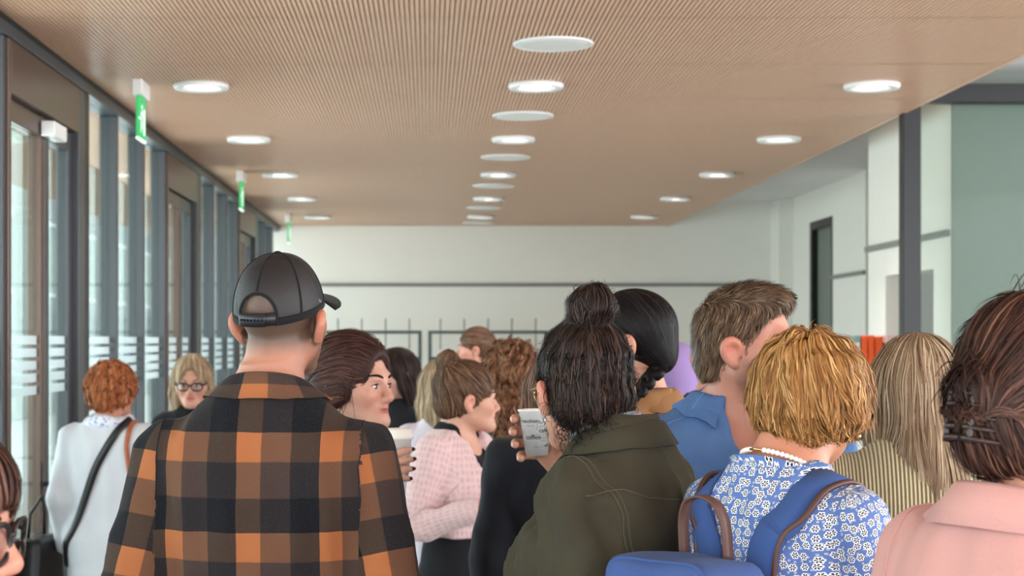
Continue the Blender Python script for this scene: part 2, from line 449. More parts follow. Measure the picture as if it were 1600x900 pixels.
# ------------------------------------------------------------------ exit signs
M_egreen = emit('exit_sign_green', srgb(30, 150, 80), 1.0)
M_ewhite = emit('exit_sign_white', (0.85, 1.0, 0.92), 0.75)
def exit_sign(y, label):
    r = tag(empty('exit_sign', (-1.50, y, CZ)), label, 'exit sign', 'green hanging exit signs')
    box('housing', -0.028, 0.028, 0.0, 0.24, -0.085, 0.0, M_lampw, r, 0.006)
    pl = box('sign_plate', -0.006, 0.006, 0.005, 0.235, -0.30, -0.085, M_egreen, r, 0.002)
    box('bottom_edge', -0.008, 0.008, 0.005, 0.235, -0.312, -0.30, M_ewhite, r, 0.002)
    for s in (-1, 1):
        x0, x1 = sorted((s * 0.0061, s * 0.0066))
        bm = bmesh.new()
        bx(bm, x0, x1, 0.165, 0.205, -0.275, -0.14)                       # doorway
        bx(bm, x0, x1, 0.020, 0.085, -0.205, -0.195)                      # arrow shaft
        bm_obj('pictogram', bm, M_ewhite, pl)
        bm = bmesh.new()
        bmesh.ops.create_icosphere(bm, subdivisions=1, radius=0.013, matrix=Matrix.Translation((s * 0.006, 0.115, -0.135)) @ Matrix.Diagonal((0.3, 1, 1, 1)))
        for q in (((0.118, -0.152), (0.104, -0.205)), ((0.104, -0.205), (0.132, -0.245)), ((0.104, -0.205), (0.088, -0.27)), ((0.116, -0.160), (0.142, -0.185)), ((0.116, -0.160), (0.088, -0.178))):
            a, b = Vector((0, *q[0])), Vector((0, *q[1])); d = (b - a).normalized(); n_ = Vector((0, -d.z, d.y)) * 0.007
            vs = [bm.verts.new((xx, p.y, p.z)) for xx in (x0, x1) for p in (a + n_, a - n_, b - n_, b + n_)]
            for f in ((0, 1, 2, 3), (7, 6, 5, 4), (0, 4, 5, 1), (1, 5, 6, 2), (2, 6, 7, 3), (3, 7, 4, 0)): bm.faces.new([vs[i] for i in f])
        bm_obj('running_figure', bm, M_ewhite, pl)
exit_sign(8.55, 'nearest green exit sign hanging from the ceiling by the window front')
exit_sign(13.2, 'middle green exit sign hanging further along the window front')
exit_sign(17.7, 'farthest small exit sign hanging close to the white back wall')

# ------------------------------------------------------------------ coat racks by the back wall
M_rack = plain('dark_green_grey_tube', srgb(62, 78, 76), 0.4, 0.2, vary=0.05)
def coat_rack(px0, px1, Y, label):
    x0, x1 = wx(px0, Y), wx(px1, Y); w = x1 - x0
    r = tag(empty('coat_rack', (x0, Y, 0)), label, 'coat rack', 'coat racks along the back wall')
    T = wz(519, Y); M2 = wz(560, Y)
    for x in (0.02, w - 0.02):
        box('upright', x - 0.02, x + 0.02, -0.02, 0.02, 0.06, T + 0.018, M_rack, r)
        box('foot', x - 0.025, x + 0.025, -0.28, 0.28, 0.0, 0.06, M_rack, r)
    for z in (T, M2): box('crossbar', 0.04, w - 0.04, -0.016, 0.016, z - 0.018, z + 0.018, M_rack, r)
    box('shelf_bar', 0.04, w - 0.04, -0.016, 0.016, 0.30, 0.335, M_rack, r)
    n = 5
    for i in range(n):
        x = 0.14 + (w - 0.28) * i / (n - 1)
        V, F = tube_arrays([(x, -0.075, T - 0.15), (x, -0.05, T - 0.19), (x, -0.02, T - 0.15), (x, -0.022, T + 0.11), (x, -0.045, T + 0.15), (x, -0.07, T + 0.125)], 0.0065, 6)
        mesh_obj('hook', V, F, M_rack, r, True)
coat_rack(472, 659, 18.9, 'coat rack behind the man in the cap, left of the gap')
coat_rack(669, 856, 18.9, 'coat rack behind the woman with the ponytail, right of the gap')

# ------------------------------------------------------------------ counter with an orange display by the doorway
M_counter = plain('white_counter_laminate', srgb(240, 240, 238), 0.4, vary=0.02)
M_orange = plain('orange_card', srgb(240, 92, 30), 0.55, vary=0.05)
M_pink = plain('pale_pink_reflection', srgb(236, 205, 196), 0.6, vary=0.05)  # painted reflection of the orange folders in the glass door
M_teal = plain('teal_print', srgb(130, 170, 165), 0.6, vary=0.1)
YO = 11.0; XO = wx(1334, YO)
c = tag(empty('white_counter', (2.6, YO - 0.1, 0)), 'white counter under the orange folders near the doorway', 'counter')
box('body', 0.0, 0.55, 0.0, 0.9, 0.0, 1.34, M_counter, c); box('worktop', -0.02, 0.57, -0.02, 0.92, 1.34, 1.37, M_counter, c)
lb = box('printed_card', 0.20, 0.29, -0.004, -0.0, wz(688, YO - .1), wz(660, YO - .1), M_dark, c, bev=0)
for i, (a, b, mt, lab) in enumerate(((1334, 1345, M_teal, 'teal and white folder standing left of the orange folders'), (1346, 1356, M_orange, 'leftmost orange folder standing on the white counter'),
        (1357, 1367, M_orange, 'middle orange folder standing on the white counter'), (1368, 1380, M_orange, 'rightmost orange folder standing on the white counter'), (1384, 1404, M_pink, 'pale pink painted reflection of the orange folders beside the dark post'))):
    x0, x1 = wx(a, YO), wx(b, YO)
    f = tag(empty('folder', (x0, YO, 1.37)), lab, 'folder', 'folders on the white counter')
    top = wz(524 + (i % 2) * 2, YO) - 1.37
    box('cover', 0, x1 - x0 - 0.002, 0.0, 0.26, 0.0, top, mt, f, 0.004)
    box('spine_label', 0.008, x1 - x0 - 0.010, -0.002, 0.0, top * 0.55, top * 0.85, M_counter if i == 0 else mt, f, 0)
# ------------------------------------------------------------------ implicit surfaces -> meshes
class Field:
    def __init__(s, xs, ys, zs):
        s.x = np.asarray(xs, np.float32); s.y = np.asarray(ys, np.float32); s.z = np.asarray(zs, np.float32)
        s.v = np.full((len(s.x), len(s.y), len(s.z)), 0.25, np.float32)
    def win(s, lo, hi):
        i = [max(0, np.searchsorted(a, l) - 1) for a, l in zip((s.x, s.y, s.z), lo)]
        j = [min(len(a), np.searchsorted(a, h) + 1) for a, h in zip((s.x, s.y, s.z), hi)]
        sl = tuple(slice(a, b) for a, b in zip(i, j))
        if any(b - a < 1 for a, b in zip(i, j)): return None, None
        return sl, (s.x[sl[0]][:, None, None], s.y[sl[1]][None, :, None], s.z[sl[2]][None, None, :])
    def add(s, fn, lo, hi, k=0.02, op='add'):
        m = max(k * 1.2, 0.02)
        sl, P = s.win([a - m for a in lo], [a + m for a in hi])
        if sl is None: return
        d = fn(*P); a = s.v[sl]
        if op == 'add':
            if k <= 0: s.v[sl] = np.minimum(a, d)
            else:
                h = np.maximum(k - np.abs(a - d), 0) / k
                s.v[sl] = np.minimum(a, d) - h * h * k * 0.25
        elif op == 'sub':
            d = -d
            h = np.maximum(k - np.abs(a - d), 0) / max(k, 1e-6)
            s.v[sl] = np.maximum(a, d) + h * h * k * 0.25
    def caps(s, a, b, ra, rb=None, k=0.02, op='add', squash=None):
        rb = ra if rb is None else rb
        a = np.array(a, float); b = np.array(b, float); r = max(ra, rb)
        ab = b - a; L2 = max(float(ab @ ab), 1e-9)
        def fn(X, Y, Z):
            t = np.clip(((X - a[0]) * ab[0] + (Y - a[1]) * ab[1] + (Z - a[2]) * ab[2]) / L2, 0, 1)
            dx = X - a[0] - ab[0] * t; dy = Y - a[1] - ab[1] * t; dz = Z - a[2] - ab[2] * t
            return np.sqrt(dx * dx + dy * dy + dz * dz) - (ra + (rb - ra) * t)
        s.add(fn, np.minimum(a, b) - r, np.maximum(a, b) + r, k, op)
    def chain(s, pts, rs, k=0.01, op='add'):
        for i in range(len(pts) - 1): s.caps(pts[i], pts[i + 1], rs[i], rs[i + 1], k, op)
    def ell(s, c, r, R=None, k=0.02, op='add'):
        c = np.array(c, float); r = np.array(r, float); R = np.eye(3) if R is None else np.array(R, float)
        ext = np.sqrt(((R * r) ** 2).sum(1))
        def fn(X, Y, Z):
            dx, dy, dz = X - c[0], Y - c[1], Z - c[2]
            q = [(R[0][i] * dx + R[1][i] * dy + R[2][i] * dz) / r[i] for i in range(3)]
            k0 = np.sqrt(q[0] ** 2 + q[1] ** 2 + q[2] ** 2)
            k1 = np.sqrt((q[0] / r[0]) ** 2 + (q[1] / r[1]) ** 2 + (q[2] / r[2]) ** 2)
            return k0 * (k0 - 1) / np.maximum(k1, 1e-6)
        s.add(fn, c - ext, c + ext, k, op)
    def mesh(s):
        v = s.v; ins = v < 0
        c = [ins[i:i + v.shape[0] - 1, j:j + v.shape[1] - 1, k:k + v.shape[2] - 1] for i in (0, 1) for j in (0, 1) for k in (0, 1)]
        al = c[0].copy(); an = c[0].copy()
        for q in c[1:]: al &= q; an |= q
        act = an & ~al
        I, J, K = np.nonzero(act); n = len(I)
        idx = np.full(act.shape, -1, np.int32); idx[I, J, K] = np.arange(n)
        cv = {(i, j, k): v[I + i, J + j, K + k] for i in (0, 1) for j in (0, 1) for k in (0, 1)}
        px = {i: s.x[I + i] for i in (0, 1)}; py = {i: s.y[J + i] for i in (0, 1)}; pz = {i: s.z[K + i] for i in (0, 1)}
        acc = np.zeros((n, 3), np.float64); cnt = np.zeros(n)
        for ax in range(3):
            for u in (0, 1):
                for w in (0, 1):
                    a = [0, 0, 0]; b = [0, 0, 0]; o = [q for q in range(3) if q != ax]
                    a[o[0]] = b[o[0]] = u; a[o[1]] = b[o[1]] = w; b[ax] = 1
                    va, vb = cv[tuple(a)], cv[tuple(b)]
                    m = (va < 0) != (vb < 0)
                    t = np.where(m, va / np.where(m, va - vb, 1), 0)
                    for d, pp in enumerate((px, py, pz)):
                        acc[:, d] += np.where(m, pp[a[d]] + (pp[b[d]] - pp[a[d]]) * t, 0)
                    cnt += m
        V = acc / np.maximum(cnt, 1)[:, None]
        Fs = []
        for ax in range(3):
            sl0 = [slice(1, -1)] * 3; sl0[ax] = slice(0, -1); sl1 = list(sl0); sl1[ax] = slice(1, None)
            A, B = ins[tuple(sl0)], ins[tuple(sl1)]
            for flip, M in ((False, A & ~B), (True, ~A & B)):
                i, j, k = np.nonzero(M)
                base = [i, j, k]; o = [q for q in range(3) if q != ax]
                g = []
                for du, dw in ((0, 0), (1, 0), (1, 1), (0, 1)):
                    q = [None] * 3; q[ax] = base[ax]; q[o[0]] = base[o[0]] + du; q[o[1]] = base[o[1]] + dw
                    g.append(idx[q[0], q[1], q[2]])
                f = np.stack(g, 1)
                if flip ^ (ax == 1): f = f[:, ::-1]
                Fs.append(f)
        F = np.concatenate(Fs); F = F[(F >= 0).all(1)]
        return V, F
    def sample(s, P):
        """trilinear sample on a uniform grid"""
        out = []; st = []
        for a, c in zip((s.x, s.y, s.z), P.T):
            f = np.clip((c - a[0]) / (a[1] - a[0]), 0, len(a) - 1.001); i = f.astype(int); out.append(i); st.append(f - i)
        (i, j, k), (u, v, w) = out, st; A = s.v
        r = 0
        for di, wu in ((0, 1 - u), (1, u)):
            for dj, wv in ((0, 1 - v), (1, v)):
                for dk, ww in ((0, 1 - w), (1, w)):
                    r = r + A[i + di, j + dj, k + dk] * wu * wv * ww
        return r
    def grad(s, P, e=0.006):
        g = np.stack([s.sample(P + np.eye(3)[a] * e) - s.sample(P - np.eye(3)[a] * e) for a in range(3)], 1)
        return g / (np.linalg.norm(g, axis=1)[:, None] + 1e-9)

def axis(lo, hi, c, fine=()):
    """coordinates from lo to hi with coarse step c and finer steps inside intervals (a, b, step)"""
    out = [lo]; p = lo
    while p < hi:
        st = c
        for a, b, f in fine:
            if a - 1e-6 <= p < b: st = min(st, f)
            elif p < a < p + st: st = max(a - p, f * 0.7)
        p += st; out.append(p)
    return np.array(out, np.float32)

def waves(rng, n, scale, dirs=None):
    """smooth random ripple function made of sine waves"""
    K = rng.normal(size=(n, 3)); K /= np.linalg.norm(K, axis=1)[:, None]
    if dirs is not None: K = K * np.array(dirs); K /= np.linalg.norm(K, axis=1)[:, None]
    K *= rng.uniform(0.6, 1.6, (n, 1)) * 2 * math.pi / scale; ph = rng.uniform(0, 6.28, n)
    def fn(X, Y, Z):
        r = 0
        for q in range(n): r = r + np.sin(K[q, 0] * X + K[q, 1] * Y + K[q, 2] * Z + ph[q])
        return r / n ** 0.5
    return fn

def rot(yaw, pitch=0.0, roll=0.0):
    """head rotation: yaw about z, pitch (down positive) about x, roll about y; degrees"""
    y, p, r = (math.radians(a) for a in (yaw, -pitch, roll))
    return np.array(Matrix.Rotation(y, 3, 'Z') @ Matrix.Rotation(p, 3, 'X') @ Matrix.Rotation(r, 3, 'Y'))

# ------------------------------------------------------------------ skin, hair and cloth materials
def skin_mat():
    t = NT('skin'); a = t.node('Attribute', attribute_name='tone')
    o = t.obj(); n = t.noise(o, 60, 4)
    t.P(base=t.mix(1.0, a.outputs['Color'], t.mix(n, (0.84, 0.80, 0.80), (1.0, 1.0, 1.0)), 'MULTIPLY'), rough=0.46, spec=0.4, sss=0.10)
    t.b.inputs['Subsurface Radius'].default_value = (0.012, 0.005, 0.003)
    t.bump(t.noise(o, 420, 3), 0.12, 0.002)
    return t.m
M_skin = skin_mat()
M_eyew = plain('eye_white', srgb(225, 220, 215), 0.2, vary=0.03)
M_iris = plain('iris_brown', srgb(60, 45, 38), 0.15, vary=0.2)

def hair_mat(name, dark, mid, light, rough=0.42):
    if name in MATS: return MATS[name]
    t = NT(name); a = t.node('Attribute', attribute_name='strand')
    sx = t.node('SeparateXYZ', {0: a.outputs['Vector']})
    n = t.noise(t.obj(), 40, 3)
    f = t.math('ADD', t.math('MULTIPLY', sx.outputs[0], 0.75), t.math('MULTIPLY', n, 0.3), clamp=True)
    c = t.ramp(f, [(0.0, dark), (0.5, mid), (1.0, light)])
    t.P(base=c, rough=rough + 0.12, spec=0.16)
    MATS[name] = t.m
    return t.m

# ------------------------------------------------------------------ the human figure
class Person:
    """local frame: origin between the feet, +y is where the body faces, +x its right hand"""
    def __init__(s, label, px, Y, h, yaw, head=(0, 0, 0), sex='f', tone=(222, 172, 146), detail=1, seed=1, lean=0.0, wide=1.0, hscale=None, neck_fwd=0.02, arms=None, stubble=None, buzz=None, headoff=(0, 0, 0)):
        s.rng = np.random.default_rng(seed); s.sex = sex; s.h = h; s.k = h / 1.75; s.yaw = yaw; s.detail = detail
        s.root = tag(empty('person', (wx(px, Y), Y, 0), math.radians(yaw)), label, 'person', 'people standing in the hall')
        s.tone = tone; s.wide = wide * s.k
        male = sex == 'm'
        k = s.k; w = s.wide
        s.zs = (1.412 if male else 1.422) * k                                        # shoulder joint height
        s.sx = (0.185 if male else 0.162) * w
        s.hs = hscale or (1.0 if male else 0.955)               # head scale
        s.hc = np.array([0.0, neck_fwd + 0.005, h - 0.122 * s.hs]) + np.array(headoff)
        s.R = rot(*head) * s.hs                                 # head local -> body local (scaled rotation)
        s.Rn = rot(*head)
        # torso profile: z, half width, half depth, centre y
        if male:
            T = [(0.78, .150, .105, 0), (0.90, .172, .118, 0), (1.05, .160, .112, .005), (1.20, .172, .118, 0), (1.32, .186, .122, -.004), (1.38, .180, .112, -.012), (1.42, .162, .098, -.017), (1.455, .128, .084, -.018), (1.49, .092, .071, -.016), (1.52, .066, .060, -.012), (1.55, .042, .044, -.006)]
        else:
            T = [(0.78, .150, .110, 0), (0.90, .178, .122, 0), (1.05, .142, .104, .005), (1.20, .150, .108, .004), (1.30, .162, .116, .004), (1.37, .156, .104, -.008), (1.41, .140, .090, -.014), (1.445, .108, .075, -.016), (1.48, .076, .061, -.014), (1.51, .052, .050, -.010), (1.54, .036, .040, -.006)]
        s.T = np.array([(z * k, a * w, b * k, c) for z, a, b, c in T])
        s.arms = {}
        for sd, nm in ((1, 'R'), (-1, 'L')):
            S = np.array([sd * s.sx, -0.012, s.zs - 0.022])
            E = S + np.array([sd * 0.055, -0.035, -0.29]) * k; W = E + np.array([-sd * 0.0, 0.085, -0.235]) * k
            if arms and nm in arms:
                q = arms[nm]; E = np.array(q[0], float); W = np.array(q[1], float)
            s.arms[nm] = (S, E, W)
        s.hands = {}
        s.stubble = stubble; s.buzz = buzz
    # ---- transforms
    def to_local(s, P):
        a = -math.radians(s.yaw); P = np.array(P, float) - np.array(s.root.location)
        return np.array([P[0] * math.cos(a) - P[1] * math.sin(a), P[0] * math.sin(a) + P[1] * math.cos(a), P[2]])
    def hp(s, p): return s.hc + s.R @ np.array(p, float)          # head-local point -> body local
    def loft(s, T, p=2.3):
        Tz, Ta, Tb, Tc = np.array(T).T
        def fn(X, Y, Z):
            a = np.interp(Z, Tz, Ta); b = np.interp(Z, Tz, Tb); c = np.interp(Z, Tz, Tc)
            r = ((np.abs(X) / a) ** p + (np.abs(Y - c) / b) ** p) ** (1 / p)
            d = (r - 1) * np.minimum(a, b) * 1.05
            return np.maximum(d, np.maximum(Z - Tz[-1], Tz[0] - Z))
        return fn, (-Ta.max(), (Tc - Tb).min(), Tz[0]), (Ta.max(), (Tc + Tb).max(), Tz[-1])
    # ---- head
    def head_prims(s, F, ears=True):
        hp = s.hp; q = s.hs; R = s.Rn; male = s.sex == 'm'
        E = lambda c, r, k=0.02, op='add', RR=None: F.ell(hp(c), np.array(r) * q, R if RR is None else R @ RR, k * q, op)
        C = lambda a, b, ra, rb, k=0.015, op='add': F.caps(hp(a), hp(b), ra * q, rb * q, k * q, op)
        E((0, -.012, .035), (.076, .099, .088), 0.01)
        E((0, .034, -.022), (.063, .058, .085), 0.03)
        jw = .050 if male else .043
        for d in (1, -1):
            C((d * jw, .012, -.052), (d * .018, .078, -.092), .024 if male else .021, .020, .03)
            C((d * .050, .048, -.016), (d * .040, .070, -.024), .024, .022, .03)
            E((d * .016, .086, -.092), (.016, .016, .014), .02)
        E((0, .089, -.094), (.022, .018, .018), .02)                # chin
        C((-.032, .084, .022), (.032, .084, .022), .014, .014, .02)   # brow
        C((0, .088, .016), (0, .114, -.026), .008, .0115, .012)      # nose bridge
        E((0, .113, -.031), (.012, .011, .010), .008)
        for d in (1, -1):
            E((d * .012, .102, -.035), (.0085, .012, .0085), .007)
            E((d * .033, .101, .001), (.019, .014, .0125), .010, 'sub')
            E((d * .033, .080, .000), (.0145, .0135, .0125), .004)       # closed lid volume around the eye
        E((0, .089, -.058), (.026, .016, .020), .016)                # mouth mound
        E((0, .0975, -.0575), (.021, .0105, .0058), .004)
        E((0, .0965, -.0685), (.018, .0105, .0068), .004)
        C((-.024, .1035, -.063), (.024, .1035, -.063), .0028, .0028, .004, 'sub')
        if ears:
            for d in (1, -1):
                # ear: curved rim, thin shell behind it, lobe
                pts = [(.076, .014, -.012), (.080, .015, .004), (.086, .010, .018), (.093, -.002, .024), (.098, -.014, .021), (.1005, -.022, .010), (.0995, -.025, -.004), (.095, -.022, -.018), (.089, -.014, -.030), (.083, -.004, -.040), (.078, .004, -.042)]
                pts = [(d * (.0765 + (x - .0765) * .85), -.006 + y * .72, -.012 + (z + .008) * .78) for x, y, z in pts]
                for a, b in zip(pts[:-1], pts[1:]): C(a, b, .0060, .0060, .010)
                A = rot(d * 32, 0, 0)
                E((d * .0845, -.009, -.012), (.0050, .0135, .0235), .010, 'add', A)
                E((d * .0805, -.005, -.037), (.0058, .0078, .009), .010)
                E((d * .0905, .001, -.011), (.006, .008, .011), .006, 'sub', A)
    def body(s, hands=None):
        k = s.k; hd = {1: 0.0038, 2: 0.0060, 3: 0.0070}[s.detail]
        c = 0.016 if s.detail == 1 else 0.022
        hx, hy, hz = s.hc
        hb = 0.128 * s.hs
        fx = [(hx - .108 * s.hs, hx + .108 * s.hs, hd)]; fy = [(hy - hb, hy + hb, hd)]; fz = [(hz - .125 * s.hs, hz + .135 * s.hs, hd)]
        for H in s.hands.values():
            lo, hi = H['box']
            fx.append((lo[0], hi[0], 0.0036)); fy.append((lo[1], hi[1], 0.0036)); fz.append((lo[2], hi[2], 0.0036))
        allp = np.array([p for A in s.arms.values() for p in A] + [s.hc] + [p for H in s.hands.values() for p in H['box']])
        lo = np.minimum(allp.min(0) - 0.16, [-.26, -.2, 0]); hi = np.maximum(allp.max(0) + 0.16, [.26, .26, 0])
        F = Field(axis(lo[0], hi[0], c, fx), axis(lo[1], hi[1], c, fy), axis(-0.005, s.h + 0.03, c, fz))
        fn, l, h_ = s.loft(s.T); F.add(fn, l, h_, 0.02)
        nr = (.060 if s.sex == 'm' else .050) * s.hs
        F.caps((0, -.012, 1.43 * k), s.hp((0, -.022, -.045)), nr * 1.08, nr * 0.98, 0.03)
        if s.sex == 'f':
            for d in (1, -1): F.ell((d * .075 * s.wide, .085 * k, 1.245 * k), (.062, .055, .06), None, 0.04)
        for nm, (S, E, W) in s.arms.items():
            d = 1 if nm == 'R' else -1
            F.caps(S, E, .050 * k, .041 * k, 0.03); F.caps(E, W, .040 * k, .027 * k, 0.02)
            if nm not in s.hands:
                f = (W - E) / np.linalg.norm(W - E); a = np.array([0.15 * d, 0.9, 0.1]); a -= f * (a @ f); a /= np.linalg.norm(a)
                F.caps(W, W + f * .085, .026, .030, .02)
                for q in range(4):
                    b = W + f * .085 + a * (q - 1.5) * .019
                    F.chain([b, b + f * .045, b + f * .078 - np.array([d * .012, 0, 0])], [.011, .010, .008], .006)
                F.chain([W + f * .03 + a * .025, W + f * .065 + a * .05, W + f * .095 + a * .052], [.014, .011, .009], .01)
        for d in (1, -1):
            hp_, kn, an = np.array([d * .09 * k, 0, .86 * k]), np.array([d * .10 * k, .015, .48 * k]), np.array([d * .11 * k, -.02, .09 * k])
            F.caps(hp_, kn, .085 * k, .058 * k, .04); F.caps(kn, an, .055 * k, .040 * k, .02)
            F.caps(an + np.array([0, -.02, -.045]), an + np.array([d * .02, .15, -.06]), .040, .032, .03)
        s.head_prims(F)
        for H in s.hands.values(): H['fn'](F)
        V, Q = F.mesh()
        # below the neck the skin lies under cloth: thin the mesh out there, keep head and hands fine
        low = V[:, 2] < s.hc[2] - .20 * s.hs
        for H in s.hands.values():
            l_, h_ = H['box']; low &= ~((V > l_ - .01) & (V < h_ + .01)).all(1)
        key = np.zeros((len(V), 3), np.int64); key[low] = np.floor(V[low] / .014).astype(np.int64)
        key[~low, 0] = 100000 + np.arange((~low).sum())
        _, inv = np.unique(key, axis=0, return_inverse=True); inv = inv.ravel(); nv = inv.max() + 1
        cnt_ = np.bincount(inv, minlength=nv); V = np.stack([np.bincount(inv, V[:, a], nv) / cnt_ for a in range(3)], 1)
        Q = inv[np.concatenate([Q[:, [0, 1, 2]], Q[:, [0, 2, 3]]])]
        Q = Q[(Q[:, 0] != Q[:, 1]) & (Q[:, 1] != Q[:, 2]) & (Q[:, 0] != Q[:, 2])]
        s.bodyV = V
        ob = np_mesh('body', V, Q, M_skin, s.root)
        # colours of the skin itself: lips, ears, beard shadow, cropped hair
        L = (V - s.hc) @ s.Rn / s.hs
        base = np.array(srgb(*s.tone)) * np.array([.84, .80, .78]); C = np.tile(base, (len(V), 1))
        def blend(col, w): C[:] = C * (1 - w[:, None]) + np.array(col) * w[:, None]
        g = lambda p, r: np.exp(-(((L - np.array(p)) / np.array(r)) ** 2).sum(1))
        red = np.array(srgb(205, 110, 90)) * (base / base.max()) ** 0.3
        for d in (1, -1):
            blend(red, 0.45 * g((d * .093, -.012, .0), (.016, .03, .035)))
            blend(red, 0.25 * g((d * .045, .075, -.03), (.03, .03, .025)))
        blend(red, 0.3 * g((0, .115, -.03), (.015, .02, .015)))
        lip = np.array(srgb(178, 92, 84) if s.sex == 'f' else srgb(190, 120, 104))
        blend(lip, np.clip(1.5 * g((0, .105, -.063), (.021, .016, .0105)), 0, 0.85))
        if s.stubble is not None:
            m = np.clip(((-.022 - L[:, 2]) / .02), 0, 1) * np.clip((L[:, 1] + .01) / .025, 0, 1) * (L[:, 2] > -.125) * np.clip((.0 + np.abs(L[:, 0]) * 0.9 - 0.0), 0.02, .03) / .03
            mouth = g((0, .10, -.063), (.026, .03, .012))
            blend(np.array(srgb(*s.stubble)), np.clip(0.7 * m * (1 - mouth), 0, 1))
        if s.buzz is not None:
            m = np.clip((L[:, 2] + .070) / .035, 0, 1) * np.clip((.052 - L[:, 1]) / .02, 0, 1) * (np.abs(L[:, 0]) < .0795)
            blend(np.array(srgb(*s.buzz)), np.clip(m * 0.93, 0, 1))
        at = ob.data.attributes.new('tone', 'FLOAT_COLOR', 'POINT')
        at.data.foreach_set('color', np.concatenate([C, np.ones((len(V), 1))], 1).astype(np.float32).ravel())
        s.bodyo = ob
        return ob
    # ---- eyes, brows, glasses
    def eyes(s, brow=None, iris=None):
        for d in (1, -1):
            for nm, c, r, m in (('eyeball', (d * .033, .0845, .0), .0112, M_eyew), ('iris', (d * .033, .0902, -.0005), .0064, iris or M_iris)):
                bm = bmesh.new(); bmesh.ops.create_uvsphere(bm, u_segments=14, v_segments=10, radius=r * s.hs)
                o = bm_obj(nm, bm, m, s.root, True); o.location = s.hp(c)
                if nm == 'eyeball': o.scale = (1.15, 1, 0.52)
                o.rotation_euler = Matrix(s.Rn.tolist()).to_euler()
            # upper lashes and brow
            arc = [s.hp((d * (.033 + t * .0165), .0955 - abs(t) ** 2 * .008, .0075 - t * t * .006)) for t in np.linspace(-1, 1, 9)]
            tube('eyelash', arc, [0.0006 + 0.0012 * (1 - abs(t)) for t in np.linspace(-1, 1, 9)], brow, s.root, 5)
            bp = [s.hp((d * (.014 + t * .040), .1005 - t * t * .020, .0235 + .006 * math.sin(t * 2.4))) for t in np.linspace(0, 1, 9)]
            tube('eyebrow', bp, [0.0016 + 0.0024 * math.sin(min(1, t + .15) * 3.0) ** 1 for t in np.linspace(0, .9, 9)], brow, s.root, 6)
    def glasses(s, mat, lensm, w=.029, hgt=.021, thick=.0022, arm=None, y=.110):
        g = empty('glasses'); g.parent = s.root
        for d in (1, -1):
            n = 28
            ring = [s.hp((d * (.034 + w * math.copysign(abs(math.cos(a)) ** .8, math.cos(a))), y - .010 * max(0, math.cos(a)), -.003 + hgt * math.copysign(abs(math.sin(a)) ** .8, math.sin(a)))) for a in np.linspace(0, 2 * math.pi, n)]
            tube('rim', ring, thick, mat, g, 6)
            L = mesh_obj('lens', ring[:-1], [tuple(range(n - 1))], lensm, g)
            tube('temple', [s.hp((d * (.034 + w), y - .010, .004)), s.hp((d * .076, y - .022, .006)), s.hp((d * .081, .03, .008)), s.hp((d * .083, -.004, .012)), s.hp((d * .082, -.024, -.004))], thick, arm or mat, g, 6)
        tube('bridge', [s.hp((-.006, y, .004)), s.hp((0, y + .003, .007)), s.hp((.006, y, .004))], thick, mat, g, 6)
        return g
    # ---- hair
    def hair(s, mat, prims, flow, n, length, seg=14, width=0.0022, lift=(0.0005, 0.006), curl=0.0, seedfilter=None, step=0.0072, fuzz=0.0, bumps=0.0, name='hair', droop=0.0, minz=None, tipfree=0.0, zend=None):
        """prims(E, C) fills the hair volume in head coordinates; flow(P, T) gives the direction of the locks"""
        rng = s.rng; n = int(n * (1.5 if s.detail == 1 else 1.1)); width = width * (0.60 if s.detail == 1 else 0.85); seg = max(6, int(seg * .72))
        lo = np.array([-.2, -.24, -.42 if minz is None else minz]); hi = np.array([.2, .2, .24])
        F = Field(*[np.arange(a, b, step, dtype=np.float32) for a, b in zip(lo, hi)])
        E = lambda c, r, k=0.02, op='add', R=None: F.ell(c, r, R, k, op)
        C = lambda a, b, ra, rb=None, k=0.015, op='add': F.caps(a, b, ra, rb, k, op)
        prims(E, C, F)
        if bumps:
            wv = waves(rng, 10, 0.05); F.v += bumps * wv(F.x[:, None, None], F.y[None, :, None], F.z[None, None, :]).astype(np.float32)
        V, Q = F.mesh()
        # locks
        idx = rng.integers(0, len(V), n * 3); P = V[idx] + rng.normal(size=(n * 3, 3)) * 0.002
        if seedfilter is not None: P = P[seedfilter(P)]
        P = P[:n]; n = len(P)
        w = width * rng.uniform(0.5, 1.5, n); Ln = length * rng.uniform(0.6, 1.2, n)
        lf = rng.uniform(lift[0], lift[1], n); ph = rng.uniform(0, 6.28, n); fr = rng.uniform(0.7, 1.5, n)
        wv1, wv2 = waves(rng, 6, 0.06), waves(rng, 8, 0.022, (1, 1, .3)); tonev = wv2(P[:, 0], P[:, 1], P[:, 2])
        pts = []; sides = []; d0 = None
        free = rng.random(n) < tipfree
        for i in range(seg + 1):
            t = i / seg
            g = F.grad(P); D = flow(P, t)
            D = D / (np.linalg.norm(D, axis=1)[:, None] + 1e-9)
            D = D - g * (D * g).sum(1)[:, None] * np.where(free & (t > .5), 0.2, 1.0)[:, None]
            D /= np.linalg.norm(D, axis=1)[:, None] + 1e-9
            sd = np.cross(D, g)
            wob = 0.13 * wv1(P[:, 0], P[:, 1], P[:, 2]) + curl * np.sin(ph + fr * t * 9) + 0.06 * np.sin(ph * 3)
            D = D + sd * wob[:, None]
            if droop: D = D + np.array([0, 0, -droop * t])
            D /= np.linalg.norm(D, axis=1)[:, None] + 1e-9
            if d0 is not None: D = D * 0.6 + d0 * 0.4; D /= np.linalg.norm(D, axis=1)[:, None] + 1e-9
            d0 = D
            pts.append(P.copy()); sides.append(sd)
            stp = Ln / seg
            if zend is not None: stp = stp * np.clip((P[:, 2] - zend - .028 * np.sin(ph * 5) - .012 * tonev) / .03, 0, 1)
            P = P + D * stp[:, None]
